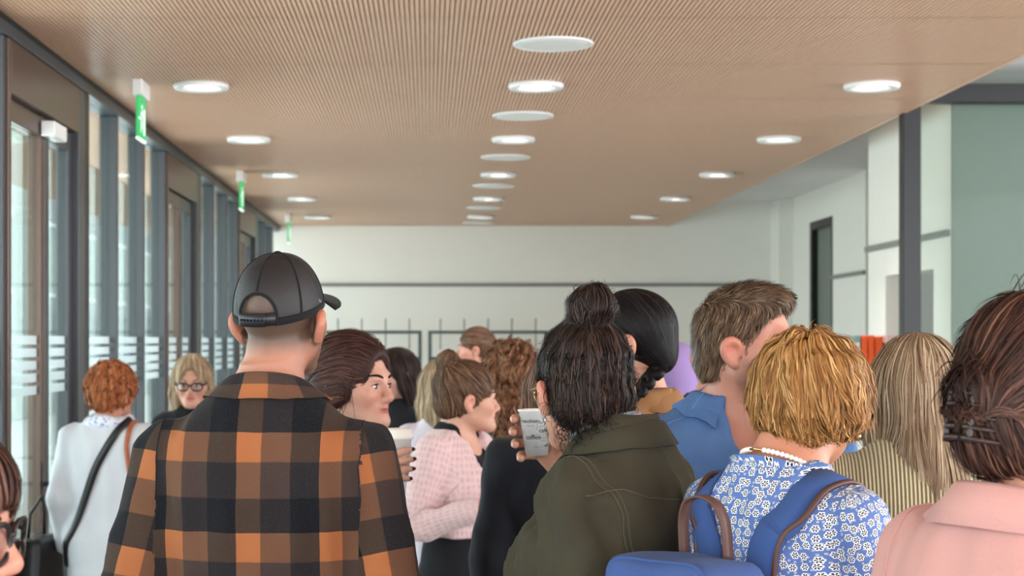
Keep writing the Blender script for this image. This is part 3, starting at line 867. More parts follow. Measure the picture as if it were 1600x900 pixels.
            dist = F.sample(P); tgt = lf * (0.35 + 0.65 * math.sin(min(1, t * 1.3 + .15) * math.pi * 0.5)) + fuzz * t * np.abs(np.sin(ph * 7)) ** 3 + curl * 0.006 * (1 + np.cos(ph + fr * t * 9))
            g = F.grad(P)
            k_ = np.where(free & (t > .45), 0.15, 0.9)
            P = P - g * ((dist - tgt) * k_)[:, None]
        A = np.stack(pts, 1); S = np.stack(sides, 1)              # n, seg+1, 3
        tt = np.linspace(0, 1, seg + 1); wt = np.clip(np.minimum(tt * 5 + .4, (1 - tt) * 3 + 0.08), 0, 1)
        ws = w[:, None, None] * wt[None, :, None]
        VV = np.stack([A + S * ws, A - S * ws], 2).reshape(-1, 3)      # n*(seg+1)*2
        b = (np.arange(n) * (seg + 1) * 2)[:, None] + (np.arange(seg) * 2)[None, :]
        FF = np.stack([b, b + 1, b + 3, b + 2], 2).reshape(-1, 4)
        sv = np.repeat(np.clip(0.46 + 0.22 * tonev + rng.normal(0, 0.17, n), 0, 1), (seg + 1) * 2); tv = np.tile(np.repeat(tt, 2), n)
        # one mesh: the body of the hair and its locks
        base_val = np.full(len(V), 0.15)
        AV = np.concatenate([V, VV]); AF = np.concatenate([Q, FF + len(V)])
        AV = s.hc + (AV * s.hs) @ s.Rn.T
        ob = np_mesh(name, AV, AF, mat, s.root)
        at = ob.data.attributes.new('strand', 'FLOAT_VECTOR', 'POINT')
        at.data.foreach_set('vector', np.stack([np.concatenate([base_val, sv]), np.concatenate([base_val * 0, tv]), np.zeros(len(AV))], 1).astype(np.float32).ravel())
        return ob
    # ---- clothes
    def garment(s, name, mat, infl=0.014, hem=0.75, top=1.505, arms=('R', 'L'), sleeve=(0.064, 0.050, 0.040), cuff=1.0, wr=0.004, wscale=0.10, T=None, step=None, extra=None, p=2.4, neckcut=None, cutter=None, vfold=0.0, parent=None, sh=0.0, rings=0.0):
        k = s.k; T0 = np.array(s.T if T is None else T)
        TT = [(z, a + infl, b + infl, c) for z, a, b, c in T0 if hem * k < z < top * k]
        zi = lambda z, q: float(np.interp(z, T0[:, 0], T0[:, q]))
        TT = [(hem * k, zi(hem * k, 1) + infl, zi(hem * k, 2) + infl, zi(hem * k, 3))] + TT + [(top * k, zi(top * k, 1) + infl, zi(top * k, 2) + infl, zi(top * k, 3))]
        st = step or {1: 0.0092, 2: 0.0125, 3: 0.015}[s.detail]
        P = [p_ for a in arms for p_ in s.arms[a]] + [(-max(t[1] for t in TT), -.16, hem * k), (max(t[1] for t in TT), .16, top * k)]
        P = np.array([np.array(q, float) for q in P]); lo = P.min(0) - 0.10; hi = P.max(0) + 0.10
        if T is not None: lo[1] = min(lo[1], min(t[3] - t[2] for t in TT) - 0.04); hi[1] = max(hi[1], max(t[3] + t[2] for t in TT) + 0.04)
        lo[2] = min(lo[2], hem * k - 0.03)
        F = Field(*[np.arange(a, b, st, dtype=np.float32) for a, b in zip(lo, hi)])
        fn, l, h_ = s.loft(TT, p); F.add(fn, l, h_, 0.02)
        if s.sex == 'f' and T is None:
            for d in (1, -1): F.ell((d * .07 * s.wide, .085 * k, 1.245 * k), (.070 + infl * .5, .058 + infl, .075), None, 0.06)
        segs = []
        for a in arms:
            S, E, W = s.arms[a]; r = np.array(sleeve) * k
            We = E + (W - E) * cuff
            F.caps(S + np.array([0, 0, 0.0 + sh]), E, r[0], r[1], 0.035); F.caps(E, We, r[1], r[2], 0.02)
            segs.append((a, S, E, We))
        if extra: extra(F)
        if neckcut: F.ell(neckcut[0], neckcut[1], None, 0.01, 'sub')
        if cutter: cutter(F)
        X, Yy, Z = F.x[:, None, None], F.y[None, :, None], F.z[None, None, :]
        if wr:
            w1 = waves(s.rng, 9, wscale * 1.6, (1, 1, 0.55)); w2 = waves(s.rng, 9, wscale * 0.7, (1, 1, 0.8))
            n1 = w1(X, Yy, Z).astype(np.float32); n2 = w2(X, Yy, Z).astype(np.float32)
            F.v += wr * (0.8 * (np.abs(n1) - 0.6) + 0.35 * n2)
        if vfold:
            w3 = waves(s.rng, 7, 0.12, (1, 0.6, 0.06)); F.v += vfold * (np.abs(w3(X, Yy, Z + 0)) - 0.6).astype(np.float32)
        if rings:
            for a, S, E, W in segs:
                # gathers around the elbow and along the sleeve
                dd = np.sqrt((X - E[0]) ** 2 + (Yy - E[1]) ** 2 + (Z - E[2]) ** 2)
                ax = (E - S) / np.linalg.norm(E - S); tt = (X - S[0]) * ax[0] + (Yy - S[1]) * ax[1] + (Z - S[2]) * ax[2]
                F.v += (rings * np.exp(-(dd / 0.12) ** 2) * np.sin(tt * 150 + 2.2 * np.sin(X * 40 + Yy * 30))).astype(np.float32)
        V, Q = F.mesh()
        ob = np_mesh(name, V, Q, mat, parent or s.root)
        # map: torso by angle and height, sleeves by angle around and distance along the arm
        fc = V[Q].mean(1); best = np.full(len(fc), 1e9); part = np.zeros(len(fc), int)
        tor = np.array([fn(np.array([[[q[0]]]]), np.array([[[q[1]]]]), np.array([[[q[2]]]]))[0, 0, 0] for q in fc[:0]])
        ta = np.interp(fc[:, 2], [t[0] for t in TT], [t[1] for t in TT]); tb = np.interp(fc[:, 2], [t[0] for t in TT], [t[2] for t in TT]); tc = np.interp(fc[:, 2], [t[0] for t in TT], [t[3] for t in TT])
        best = ((np.abs(fc[:, 0]) / ta) ** p + (np.abs(fc[:, 1] - tc) / tb) ** p) ** (1 / p) - 1
        best = best * np.minimum(ta, tb)
        for i, (a, S, E, W) in enumerate(segs):
            for A, B, ra, rb in ((S, E, s.k * sleeve[0], s.k * sleeve[1]), (E, W, s.k * sleeve[1], s.k * sleeve[2])):
                ab = B - A; t_ = np.clip(((fc - A) @ ab) / (ab @ ab), 0, 1); d = np.linalg.norm(fc - A - ab * t_[:, None], axis=1) - (ra + (rb - ra) * t_)
                sd_ = 1 if a == 'R' else -1
                m = (d < best - 0.002) & ((fc[:, 0] * sd_ > s.sx + 0.002) | (A is E)); m |= (fc[:, 0] * sd_ > s.sx + 0.002) & (fc[:, 2] > s.zs - 0.20) & (A is S); best = np.where(m, d, best); part[m] = i + 1
        LV = V[Q.ravel()]; lp = np.repeat(part, 4); U = np.zeros((len(LV), 2), np.float32)
        ang = np.arctan2(LV[:, 0], -(LV[:, 1] - 0.0))
        # unwrap per face
        a4 = ang.reshape(-1, 4); a0 = a4[:, :1]; a4 = a0 + (a4 - a0 + math.pi) % (2 * math.pi) - math.pi
        U[:, 0] = (a4.ravel() * 0.165 * s.wide); U[:, 1] = LV[:, 2]
        xx = LV[:, 0]; back = (LV[:, 1] < 0.02)
        U[:, 0] = np.where(back & (np.abs(xx) < 0.2), np.arcsin(np.clip(xx / 0.26, -1, 1)) * 0.26, U[:, 0])
        for i, (a, S, E, W) in enumerate(segs):
            m = lp == i + 1
            if not m.any(): continue
            Pm = LV[m]; l1 = np.linalg.norm(E - S); ab = E - S; ab2 = W - E
            t1 = np.clip(((Pm - S) @ ab) / (ab @ ab), -0.4, 1); t2 = np.clip(((Pm - E) @ ab2) / (ab2 @ ab2), 0, 1.3)
            d1 = np.linalg.norm(Pm - S - ab * np.clip(t1, 0, 1)[:, None], axis=1); d2 = np.linalg.norm(Pm - E - ab2 * t2[:, None], axis=1)
            up = d1 <= d2
            along = np.where(up, t1 * l1, l1 + t2 * np.linalg.norm(ab2))
            axu = np.where(up[:, None], ab / l1, ab2 / np.linalg.norm(ab2)); org = np.where(up[:, None], S, E)
            rel = Pm - org; rel = rel - axu * (rel * axu).sum(1)[:, None]
            e1 = np.cross(axu, np.array([0.0, 1.0, 0.0])); e1 /= np.linalg.norm(e1, axis=1)[:, None] + 1e-9; e2 = np.cross(axu, e1)
            an = np.arctan2((rel * e1).sum(1), (rel * e2).sum(1))
            f4 = an.reshape(-1, 4); f0 = f4[:, :1]; f4 = f0 + (f4 - f0 + math.pi) % (2 * math.pi) - math.pi
            U[m, 0] = f4.ravel() * 0.058; U[m, 1] = s.zs - along + 0.03
        uvl = ob.data.uv_layers.new(name='UVMap'); uvl.data.foreach_set('uv', U.ravel())
        s.gF = F
        return ob
    def on_cloth(s, P, off=0.002):
        """push points onto the surface of the last garment"""
        P = np.array(P, float)
        for _ in range(24):
            v = s.gF.sample(P); far = v > 0.12
            g = s.gF.grad(P); ax = P.copy(); ax[:, 2] = 0; ax /= np.linalg.norm(ax, axis=1)[:, None] + 1e-6
            st = np.clip((v - off) * 0.7, -.02, .02)
            P = P - np.where(far[:, None], ax * .012, g * st[:, None])
        return P
    def seam(s, pts, mat, parent, r=0.0018, n=24, off=0.0005, name='seam'):
        P = np.array(pts, float); t = np.linspace(0, len(P) - 1, n)
        Q = np.stack([np.interp(t, np.arange(len(P)), P[:, i]) for i in range(3)], 1)
        return tube(name, s.on_cloth(Q, off), r, mat, parent, 5)
    def band(s, pts, width, mat, parent, n=30, off=0.004, thick=0.002, name='strap'):
        """strap lying on the cloth along a path"""
        P = np.array(pts, float); t = np.linspace(0, len(P) - 1, n)
        Q = np.stack([np.interp(t, np.arange(len(P)), P[:, i]) for i in range(3)], 1)
        for _ in range(3): Q[1:-1] = (Q[:-2] + Q[1:-1] * 2 + Q[2:]) / 4
        Q = s.on_cloth(Q, off)
        for _ in range(4): Q[1:-1] = (Q[:-2] + Q[1:-1] * 2 + Q[2:]) / 4
        g = s.gF.grad(Q)
        for _ in range(6): g[1:-1] = g[:-2] + g[1:-1] * 2 + g[2:]
        g /= np.linalg.norm(g, axis=1)[:, None] + 1e-9; T = np.gradient(Q, axis=0); sd = np.cross(T, g); sd /= np.linalg.norm(sd, axis=1)[:, None] + 1e-9
        return strip(name, Q + sd * width / 2, Q - sd * width / 2, mat, parent, thick)
    def collar(s, mat, parent, z=1.485, r=(0.072, 0.070), c=(0, -.012), stand=0.032, leaf=0.045, spread=0.030, gap=0.45, drop=0.03, tilt=0.35, name='collar', thick=0.0022, n=56, fold=True):
        """shirt collar: stand around the neck, folded leaf outside it, open at the front by gap radians"""
        k = s.k; z *= k; rows = []
        for i in range(n):
            u = i / (n - 1); a = (math.pi / 2 + gap) + u * (2 * math.pi - 2 * gap)        # starts right of the front
            dx, dy = -math.sin(a - math.pi / 2 + math.pi / 2 - math.pi / 2), 0
            dx, dy = math.cos(a), math.sin(a)
            fr = (1 + dy) / 2                                                             # 1 at front, 0 at back
            zb = z - fr * tilt * 0.12
            pt = lambda rr, zz: (c[0] + dx * (r[0] + rr), c[1] + dy * (r[1] + rr), zz)
            pin = 1 + 0.5 * max(0, fr - 0.75) * 4
            if fold:
                rows.append([pt(0.004, zb - 0.012), pt(-0.003, zb + stand), pt(0.002, zb + stand + 0.004), pt(0.008, zb + stand), pt(spread, zb + stand - leaf * pin * (0.8 + drop))])
            else:
                rows.append([pt(0.006, zb - 0.01), pt(0.0, zb + stand * 0.6), pt(spread, zb + stand)])
        m = len(rows[0]); V = [p for q in rows for p in q]; F = []
        for i in range(n - 1):
            for j in range(m - 1): F.append((i * m + j, (i + 1) * m + j, (i + 1) * m + j + 1, i * m + j + 1))
        ob = mesh_obj(name, V, F, mat, parent, True)
        if hasattr(s, 'gF') and fold:
            # rest the leaf edge on the cloth
            me = ob.data; co = np.array([v.co for v in me.vertices]); e = np.arange(m - 1, len(co), m)
            P = co[e]; d = s.gF.sample(P); g = s.gF.grad(P); P = np.where((d < 0.006)[:, None], P - g * (d - 0.006)[:, None], P); co[e] = P
            me.vertices.foreach_set('co', co.astype(np.float32).ravel()); me.update()
        uv = ob.data.uv_layers.new(name='UVMap'); co = np.array([v.co for v in ob.data.vertices])
        li = np.zeros(len(ob.data.loops), np.int32); ob.data.loops.foreach_get('vertex_index', li)
        an = np.arctan2(co[:, 0] - c[0], -(co[:, 1] - c[1])); rowi = np.tile(np.cumsum([0, .03, .004, .006, .045][:m]), n)
        uv.data.foreach_set('uv', np.stack([an[li] * 0.085, rowi[li] + 0.104], 1).astype(np.float32).ravel())
        sm = ob.modifiers.new('thickness', 'SOLIDIFY'); sm.thickness = thick; sm.offset = 0
        return ob
    def trousers(s, mat, top=0.98, name='trousers'):
        k = s.k; st = 0.022
        F = Field(*[np.arange(a, b, st, dtype=np.float32) for a, b in zip((-.27, -.22, .02), (.27, .24, top * k + .03))])
        TT = [(z, a + .012, b + .012, c) for z, a, b, c in s.T if z < top * k]
        TT.append((top * k, float(np.interp(top * k, s.T[:, 0], s.T[:, 1])) + .012, float(np.interp(top * k, s.T[:, 0], s.T[:, 2])) + .012, 0))
        fn, l, h_ = s.loft(TT); F.add(fn, l, h_, .02)
        for d in (1, -1):
            F.caps((d * .09 * k, 0, .84 * k), (d * .10 * k, .012, .48 * k), .098 * k, .074 * k, .03); F.caps((d * .10 * k, .012, .48 * k), (d * .11 * k, -.015, .08 * k), .074 * k, .062 * k, .02)
        V, Q = F.mesh()
        return np_mesh(name, V, Q, mat, s.root)
def shoes(s, mat):
    k = s.k
    for d in (1, -1):
        F = Field(*[np.arange(a, b, .016, dtype=np.float32) for a, b in zip((d * .12 - .09, -.12, -.004), (d * .12 + .09, .26, .13))])
        an = np.array([d * .11 * k, -.02, .05]); F.caps(an + np.array([0, -.03, 0]), an + np.array([d * .02, .16, -.008]), .048, .042, .03); F.caps(an, an + np.array([0, 0, .05]), .05, .05, .03)
        V, Q = F.mesh(); V[:, 2] = np.maximum(V[:, 2], 0.0)
        np_mesh('shoe', V, Q, mat, s.root)
# ------------------------------------------------------------------ cloth and hair materials of the people
def plaid_mat():
    t = NT('brown_black_plaid_flannel'); u = t.node('SeparateXYZ', {0: t.uv()})
    def bands(v, per, off, wO, wB):
        f = t.math('FRACT', t.math('DIVIDE', t.math('ADD', v, off), per))
        O, B, K = srgb(250, 165, 105), (0.215, 0.185, 0.180), (0.085, 0.092, 0.110)
        O = (0.62, 0.365, 0.225); B = (0.235, 0.190, 0.180)
        e = 0.012
        return t.ramp(f, [(0.0, O), (wO - e, O), (wO, B), (wO + wB - e, B), (wO + wB, K), (1 - e, K)])
    wv = t.noise(t.uv(), 14, 2); jit = t.math('MULTIPLY', t.math('SUBTRACT', wv, 0.5), 0.004)
    a = bands(t.math('ADD', u.outputs[0], jit), 0.155, 0.023 + 0.316, 0.30, 0.35)
    b = bands(t.math('ADD', t.math('MULTIPLY', u.outputs[1], -1), jit), 0.181, 1.483 + 0.181, 0.30, 0.36)
    c = t.mix(1.0, a, b, 'MULTIPLY')
    mp = t.node('Mapping', {'Vector': t.uv(), 'Scale': (1, 1, 1), 'Rotation': (0, 0, 0.78)})
    tw = t.node('TexWave', {'Vector': mp.outputs[0], 'Scale': 260.0, 'Distortion': 1.5}).outputs[0]
    fl = t.noise(t.uv(), 520, 3, 0.7)
    c = t.mix(t.math('MULTIPLY', t.math('GREATER_THAN', fl, 0.64), 0.35), c, (0.30, 0.22, 0.17))
    c = t.mix(t.math('MULTIPLY', tw, 0.25), c, (0.02, 0.018, 0.018))
    t.P(base=c, rough=0.9, spec=0.08, sheen=0.05)
    t.bump(t.math('ADD', t.math('MULTIPLY', fl, 0.5), t.math('MULTIPLY', t.noise(t.uv(), 30, 3), 0.5)), 0.25, 0.006)
    return t.m
M_plaid = plaid_mat()

def floral_mat():
    t = NT('blue_floral_cotton'); uv = t.uv()
    col = None
    base = t.mix(t.noise(uv, 20, 3), srgb(74, 98, 152), srgb(96, 122, 178))
    def flowers(scale, R, off, base, petals, rnd=0.6):
        mp = t.node('Mapping', {'Vector': uv, 'Location': (off, off * 1.7, 0)})
        vo = t.node('TexVoronoi', {'Vector': mp.outputs[0], 'Scale': scale, 'Randomness': rnd}, voronoi_dimensions='2D')
        d = t.node('VectorMath', {0: mp.outputs[0], 1: vo.outputs['Position']}, operation='SUBTRACT')
        sx = t.node('SeparateXYZ', {0: d.outputs[0]})
        sc = scale if False else 1.0
        r = t.math('MULTIPLY', vo.outputs['Distance'], 1.0)
        an = t.math('ARCTAN2', sx.outputs[1], sx.outputs[0])
        w = t.math('COSINE', t.math('MULTIPLY', an, petals))
        rad = t.math('ADD', R, t.math('MULTIPLY', w, R * 0.10))
        white = t.math('LESS_THAN', r, rad)
        rin = t.math('ADD', R * 0.70, t.math('MULTIPLY', w, R * 0.16))
        dark = t.math('MULTIPLY', t.math('LESS_THAN', r, rin), t.math('GREATER_THAN', t.math('ADD', w, t.math('MULTIPLY', t.math('LESS_THAN', r, R * 0.34), 0.0)), -0.45))
        core = t.math('LESS_THAN', r, R * 0.17)
        c = t.mix(white, base, srgb(226, 228, 232)); c = t.mix(dark, c, srgb(34, 34, 46)); c = t.mix(core, c, srgb(214, 214, 218))
        return c
    c = flowers(100.0, 0.17, 0.37, base, 5)
    c = flowers(62.0, 0.37, 0.0, c, 6, 0.5)
    t.P(base=c, rough=0.75, spec=0.2)
    t.bump(t.noise(uv, 34, 3), 0.2, 0.01)
    return t.m
M_floral = floral_mat()

def rib_mat(name, dark, light, freq, rough=0.9):
    t = NT(name); u = t.node('SeparateXYZ', {0: t.uv()})
    w = t.math('ADD', t.math('MULTIPLY', t.math('SINE', t.math('MULTIPLY', u.outputs[0], freq)), 0.5), 0.5)
    n = t.noise(t.uv(), 200, 3)
    c = t.mix(t.math('MULTIPLY', w, t.math('ADD', 0.75, t.math('MULTIPLY', n, 0.4)), clamp=True), dark, light)
    t.P(base=c, rough=rough, spec=0.1, sheen=0.3)
    t.bump(w, 0.6, 0.004)
    return t.m
M_rib = rib_mat('ribbed_beige_knit', srgb(104, 92, 66), srgb(206, 194, 160), 2 * math.pi / 0.0075)

def lace_mat():
    t = NT('pink_lace_knit'); uv = t.uv()
    mp = t.node('Mapping', {'Vector': uv, 'Scale': (1, 0.7, 1)})
    vo = t.node('TexVoronoi', {'Vector': mp.outputs[0], 'Scale': 62.0, 'Randomness': 0.25})
    h = t.math('SMOOTHSTEP', vo.outputs['Distance'], 0.05, 0.45) if False else vo.outputs['Distance']
    n = t.noise(uv, 260, 3)
    c = t.ramp(h, [(0.0, srgb(182, 146, 148)), (0.22, srgb(204, 170, 172)), (0.6, srgb(220, 188, 190))])
    t.P(base=t.mix(t.math('MULTIPLY', n, 0.25), c, srgb(226, 204, 204)), rough=0.95, spec=0.1, sheen=0.4)
    t.bump(t.math('ADD', h, t.math('MULTIPLY', n, 0.3)), 0.6, 0.006)
    return t.m
M_lace = lace_mat()

def denim_mat(name, a, b):
    t = NT(name); uv = t.uv()
    mp = t.node('Mapping', {'Vector': uv, 'Rotation': (0, 0, 0.9), 'Scale': (1, 1, 1)})
    tw = t.node('TexWave', {'Vector': mp.outputs[0], 'Scale': 330.0, 'Distortion': 2.0, 'Detail': 2.0}).outputs[0]
    n = t.noise(uv, 7, 5); f = t.noise(uv, 420, 2)
    v = t.math('ADD', t.math('MULTIPLY', n, 0.7), t.math('MULTIPLY', t.math('ADD', tw, f), 0.18), clamp=True)
    t.P(base=t.mix(v, a, b), rough=0.88, spec=0.12, sheen=0.04)
    t.bump(t.math('ADD', t.math('MULTIPLY', f, 0.3), t.math('MULTIPLY', t.noise(uv, 24, 3), 0.6)), 0.3, 0.01)
    return t.m
M_denim = denim_mat('washed_blue_denim', srgb(44, 72, 118), srgb(100, 134, 184))
M_bag = denim_mat('blue_canvas', srgb(46, 66, 112), srgb(72, 94, 146))
M_strap = denim_mat('blue_strap_canvas', srgb(46, 68, 118), srgb(70, 96, 150))
M_olive = denim_mat('olive_cotton_twill', srgb(38, 36, 28), srgb(72, 67, 53))
M_olive_seam = plain('olive_stitching', srgb(74, 69, 56), 0.9)
M_denim_seam = plain('denim_stitching', srgb(112, 142, 186), 0.9)
M_black = cloth('black_jersey', srgb(34, 36, 44), vary=0.10)
M_black2 = cloth('black_wool', srgb(26, 26, 30), vary=0.15)
M_coat = cloth('pale_grey_wool', srgb(204, 206, 212), vary=0.05, weave=300)
M_pinkc = cloth('dusty_pink_cotton', srgb(184, 137, 131), vary=0.07, weave=700)
M_camel = cloth('camel_wool', srgb(142, 102, 66), vary=0.12)
M_rose = cloth('rose_scarf', srgb(204, 164, 158), vary=0.1)
M_lilac = cloth('lilac_cloth', srgb(146, 122, 172), vary=0.08)
M_palel = cloth('pale_lilac_jersey', srgb(220, 212, 226), vary=0.05)
M_dgreen = cloth('dark_green_check', srgb(50, 74, 74), vary=0.25)
M_jeans = cloth('dark_trouser_cloth', srgb(40, 42, 52), vary=0.15)
M_navy = cloth('navy_cloth', srgb(40, 48, 70), vary=0.12)
M_brownleather = plain('brown_leather', srgb(84, 56, 50), 0.5, vary=0.12, bump=0.1)
M_blackleather = plain('black_leather', srgb(26, 26, 28), 0.4, vary=0.1, bump=0.1)
M_tanleather = plain('tan_leather', srgb(168, 92, 60), 0.5, vary=0.1)
M_shoe = plain('dark_shoe_leather', srgb(36, 33, 32), 0.45, vary=0.1)
def scarf_mat():
    t = NT('blue_white_scarf'); vo = t.node('TexVoronoi', {'Vector': t.obj(), 'Scale': 75.0})
    t.P(base=t.ramp(vo.outputs['Distance'], [(0.2, srgb(120, 140, 196)), (0.5, srgb(226, 228, 238))]), rough=0.9)
    return t.m
M_scarf = scarf_mat()
H_auburn = hair_mat('auburn_hair', srgb(32, 21, 20), srgb(70, 45, 41), srgb(120, 84, 74))
H_ginger = hair_mat('ginger_hair', srgb(104, 56, 32), srgb(166, 96, 58), srgb(208, 142, 98))
H_blond = hair_mat('light_blond_hair', srgb(104, 84, 64), srgb(170, 144, 114), srgb(216, 196, 168))
H_dark = hair_mat('dark_brown_hair', srgb(22, 16, 15), srgb(44, 32, 29), srgb(86, 62, 52))
H_brown = hair_mat('mid_brown_hair', srgb(48, 34, 26), srgb(96, 70, 54), srgb(150, 118, 94))
H_curly = hair_mat('curly_chestnut_hair', srgb(66, 40, 28), srgb(126, 86, 62), srgb(176, 132, 102))
H_chest = hair_mat('straight_chestnut_hair', srgb(58, 36, 27), srgb(108, 72, 52), srgb(150, 106, 80))
H_blackbr = hair_mat('black_brown_hair', srgb(17, 13, 12), srgb(36, 27, 25), srgb(92, 68, 58), 0.36)
H_black = hair_mat('black_hair', srgb(10, 9, 10), srgb(20, 18, 19), srgb(46, 40, 40), 0.38)
H_grey = hair_mat('grey_hair', srgb(92, 88, 86), srgb(142, 138, 136), srgb(190, 188, 186))
H_man = hair_mat('short_brown_hair', srgb(48, 36, 28), srgb(92, 72, 56), srgb(150, 124, 100))
H_golden = hair_mat('golden_blond_hair', srgb(78, 50, 26), srgb(154, 106, 58), srgb(222, 180, 122))
H_ashblond = hair_mat('ash_blond_hair', srgb(84, 66, 50), srgb(146, 122, 98), srgb(218, 200, 170))
H_updo = hair_mat('brown_updo_hair', srgb(26, 17, 15), srgb(58, 38, 32), srgb(122, 84, 68))
def lens_mat(tint):
    t = NT('spectacle_lens'); tr = t.node('BsdfTransparent', {'Color': (*tint, 1)}); gl = t.node('BsdfGlossy', {'Roughness': 0.05})
    ms = t.node('MixShader', {0: 0.12, 1: tr.outputs[0], 2: gl.outputs[0]}); t.t.links.new(ms.outputs[0], t.out.inputs[0]); return t.m
M_lens = lens_mat((0.85, 0.87, 0.88))
M_frame = plain('dark_spectacle_frame', srgb(34, 28, 30), 0.3, vary=0.1)
M_gold = plain('gold_metal', srgb(214, 180, 124), 0.25, 0.9, vary=0.05)
M_silver = plain('silver_metal', srgb(200, 200, 202), 0.2, 0.9, vary=0.05)
M_pearl = plain('pearl', srgb(236, 228, 220), 0.2, vary=0.04, coat=0.5)
M_paper = plain('white_cup_paper', srgb(240, 240, 238), 0.5, vary=0.02)
M_lid = plain('white_cup_lid', srgb(238, 236, 230), 0.35, vary=0.02)
M_print = plain('grey_cup_print', srgb(70, 70, 72), 0.6, vary=0.05)
M_printl = plain('light_grey_cup_print', srgb(150, 150, 150), 0.6, vary=0.05)
# ------------------------------------------------------------------ people: helpers for hair volumes
def scalp(E, t, cut=True, ears=True, cz=0.0, earcut=(.03, .032, .040)):
    E((0, -.012, .037), (.076 + t, .099 + t, .088 + t), .01)
    if cut: E((0, .128, -.040 + cz), (.086, .074, .100), .015, 'sub')
    if ears:
        for d in (1, -1): E((d * .098, .002, -.006), earcut, .008, 'sub')
def toward(pt, w=None):
    pt = np.array(pt, float)
    return lambda P, t: pt - P
def downflow(crown=(0, -.03, .13), g=1.0, spread=1.0):
    c = np.array(crown, float)
    def f(P, t):
        D = P - c; D = D / (np.linalg.norm(D, axis=1)[:, None] + 1e-6) * spread
        return D + np.array([0, 0, -g])
    return f
def ring_bun(c, axis=(0, 0, 1)):
    c = np.array(c, float); a = np.array(axis, float)
    return lambda P, t: np.cross(np.tile(a, (len(P), 1)), P - c) + 0.25 * a
def mixflow(f1, f2, cond):
    def f(P, t):
        m = cond(P)[:, None]; return np.where(m, f1(P, t), f2(P, t))
    return f

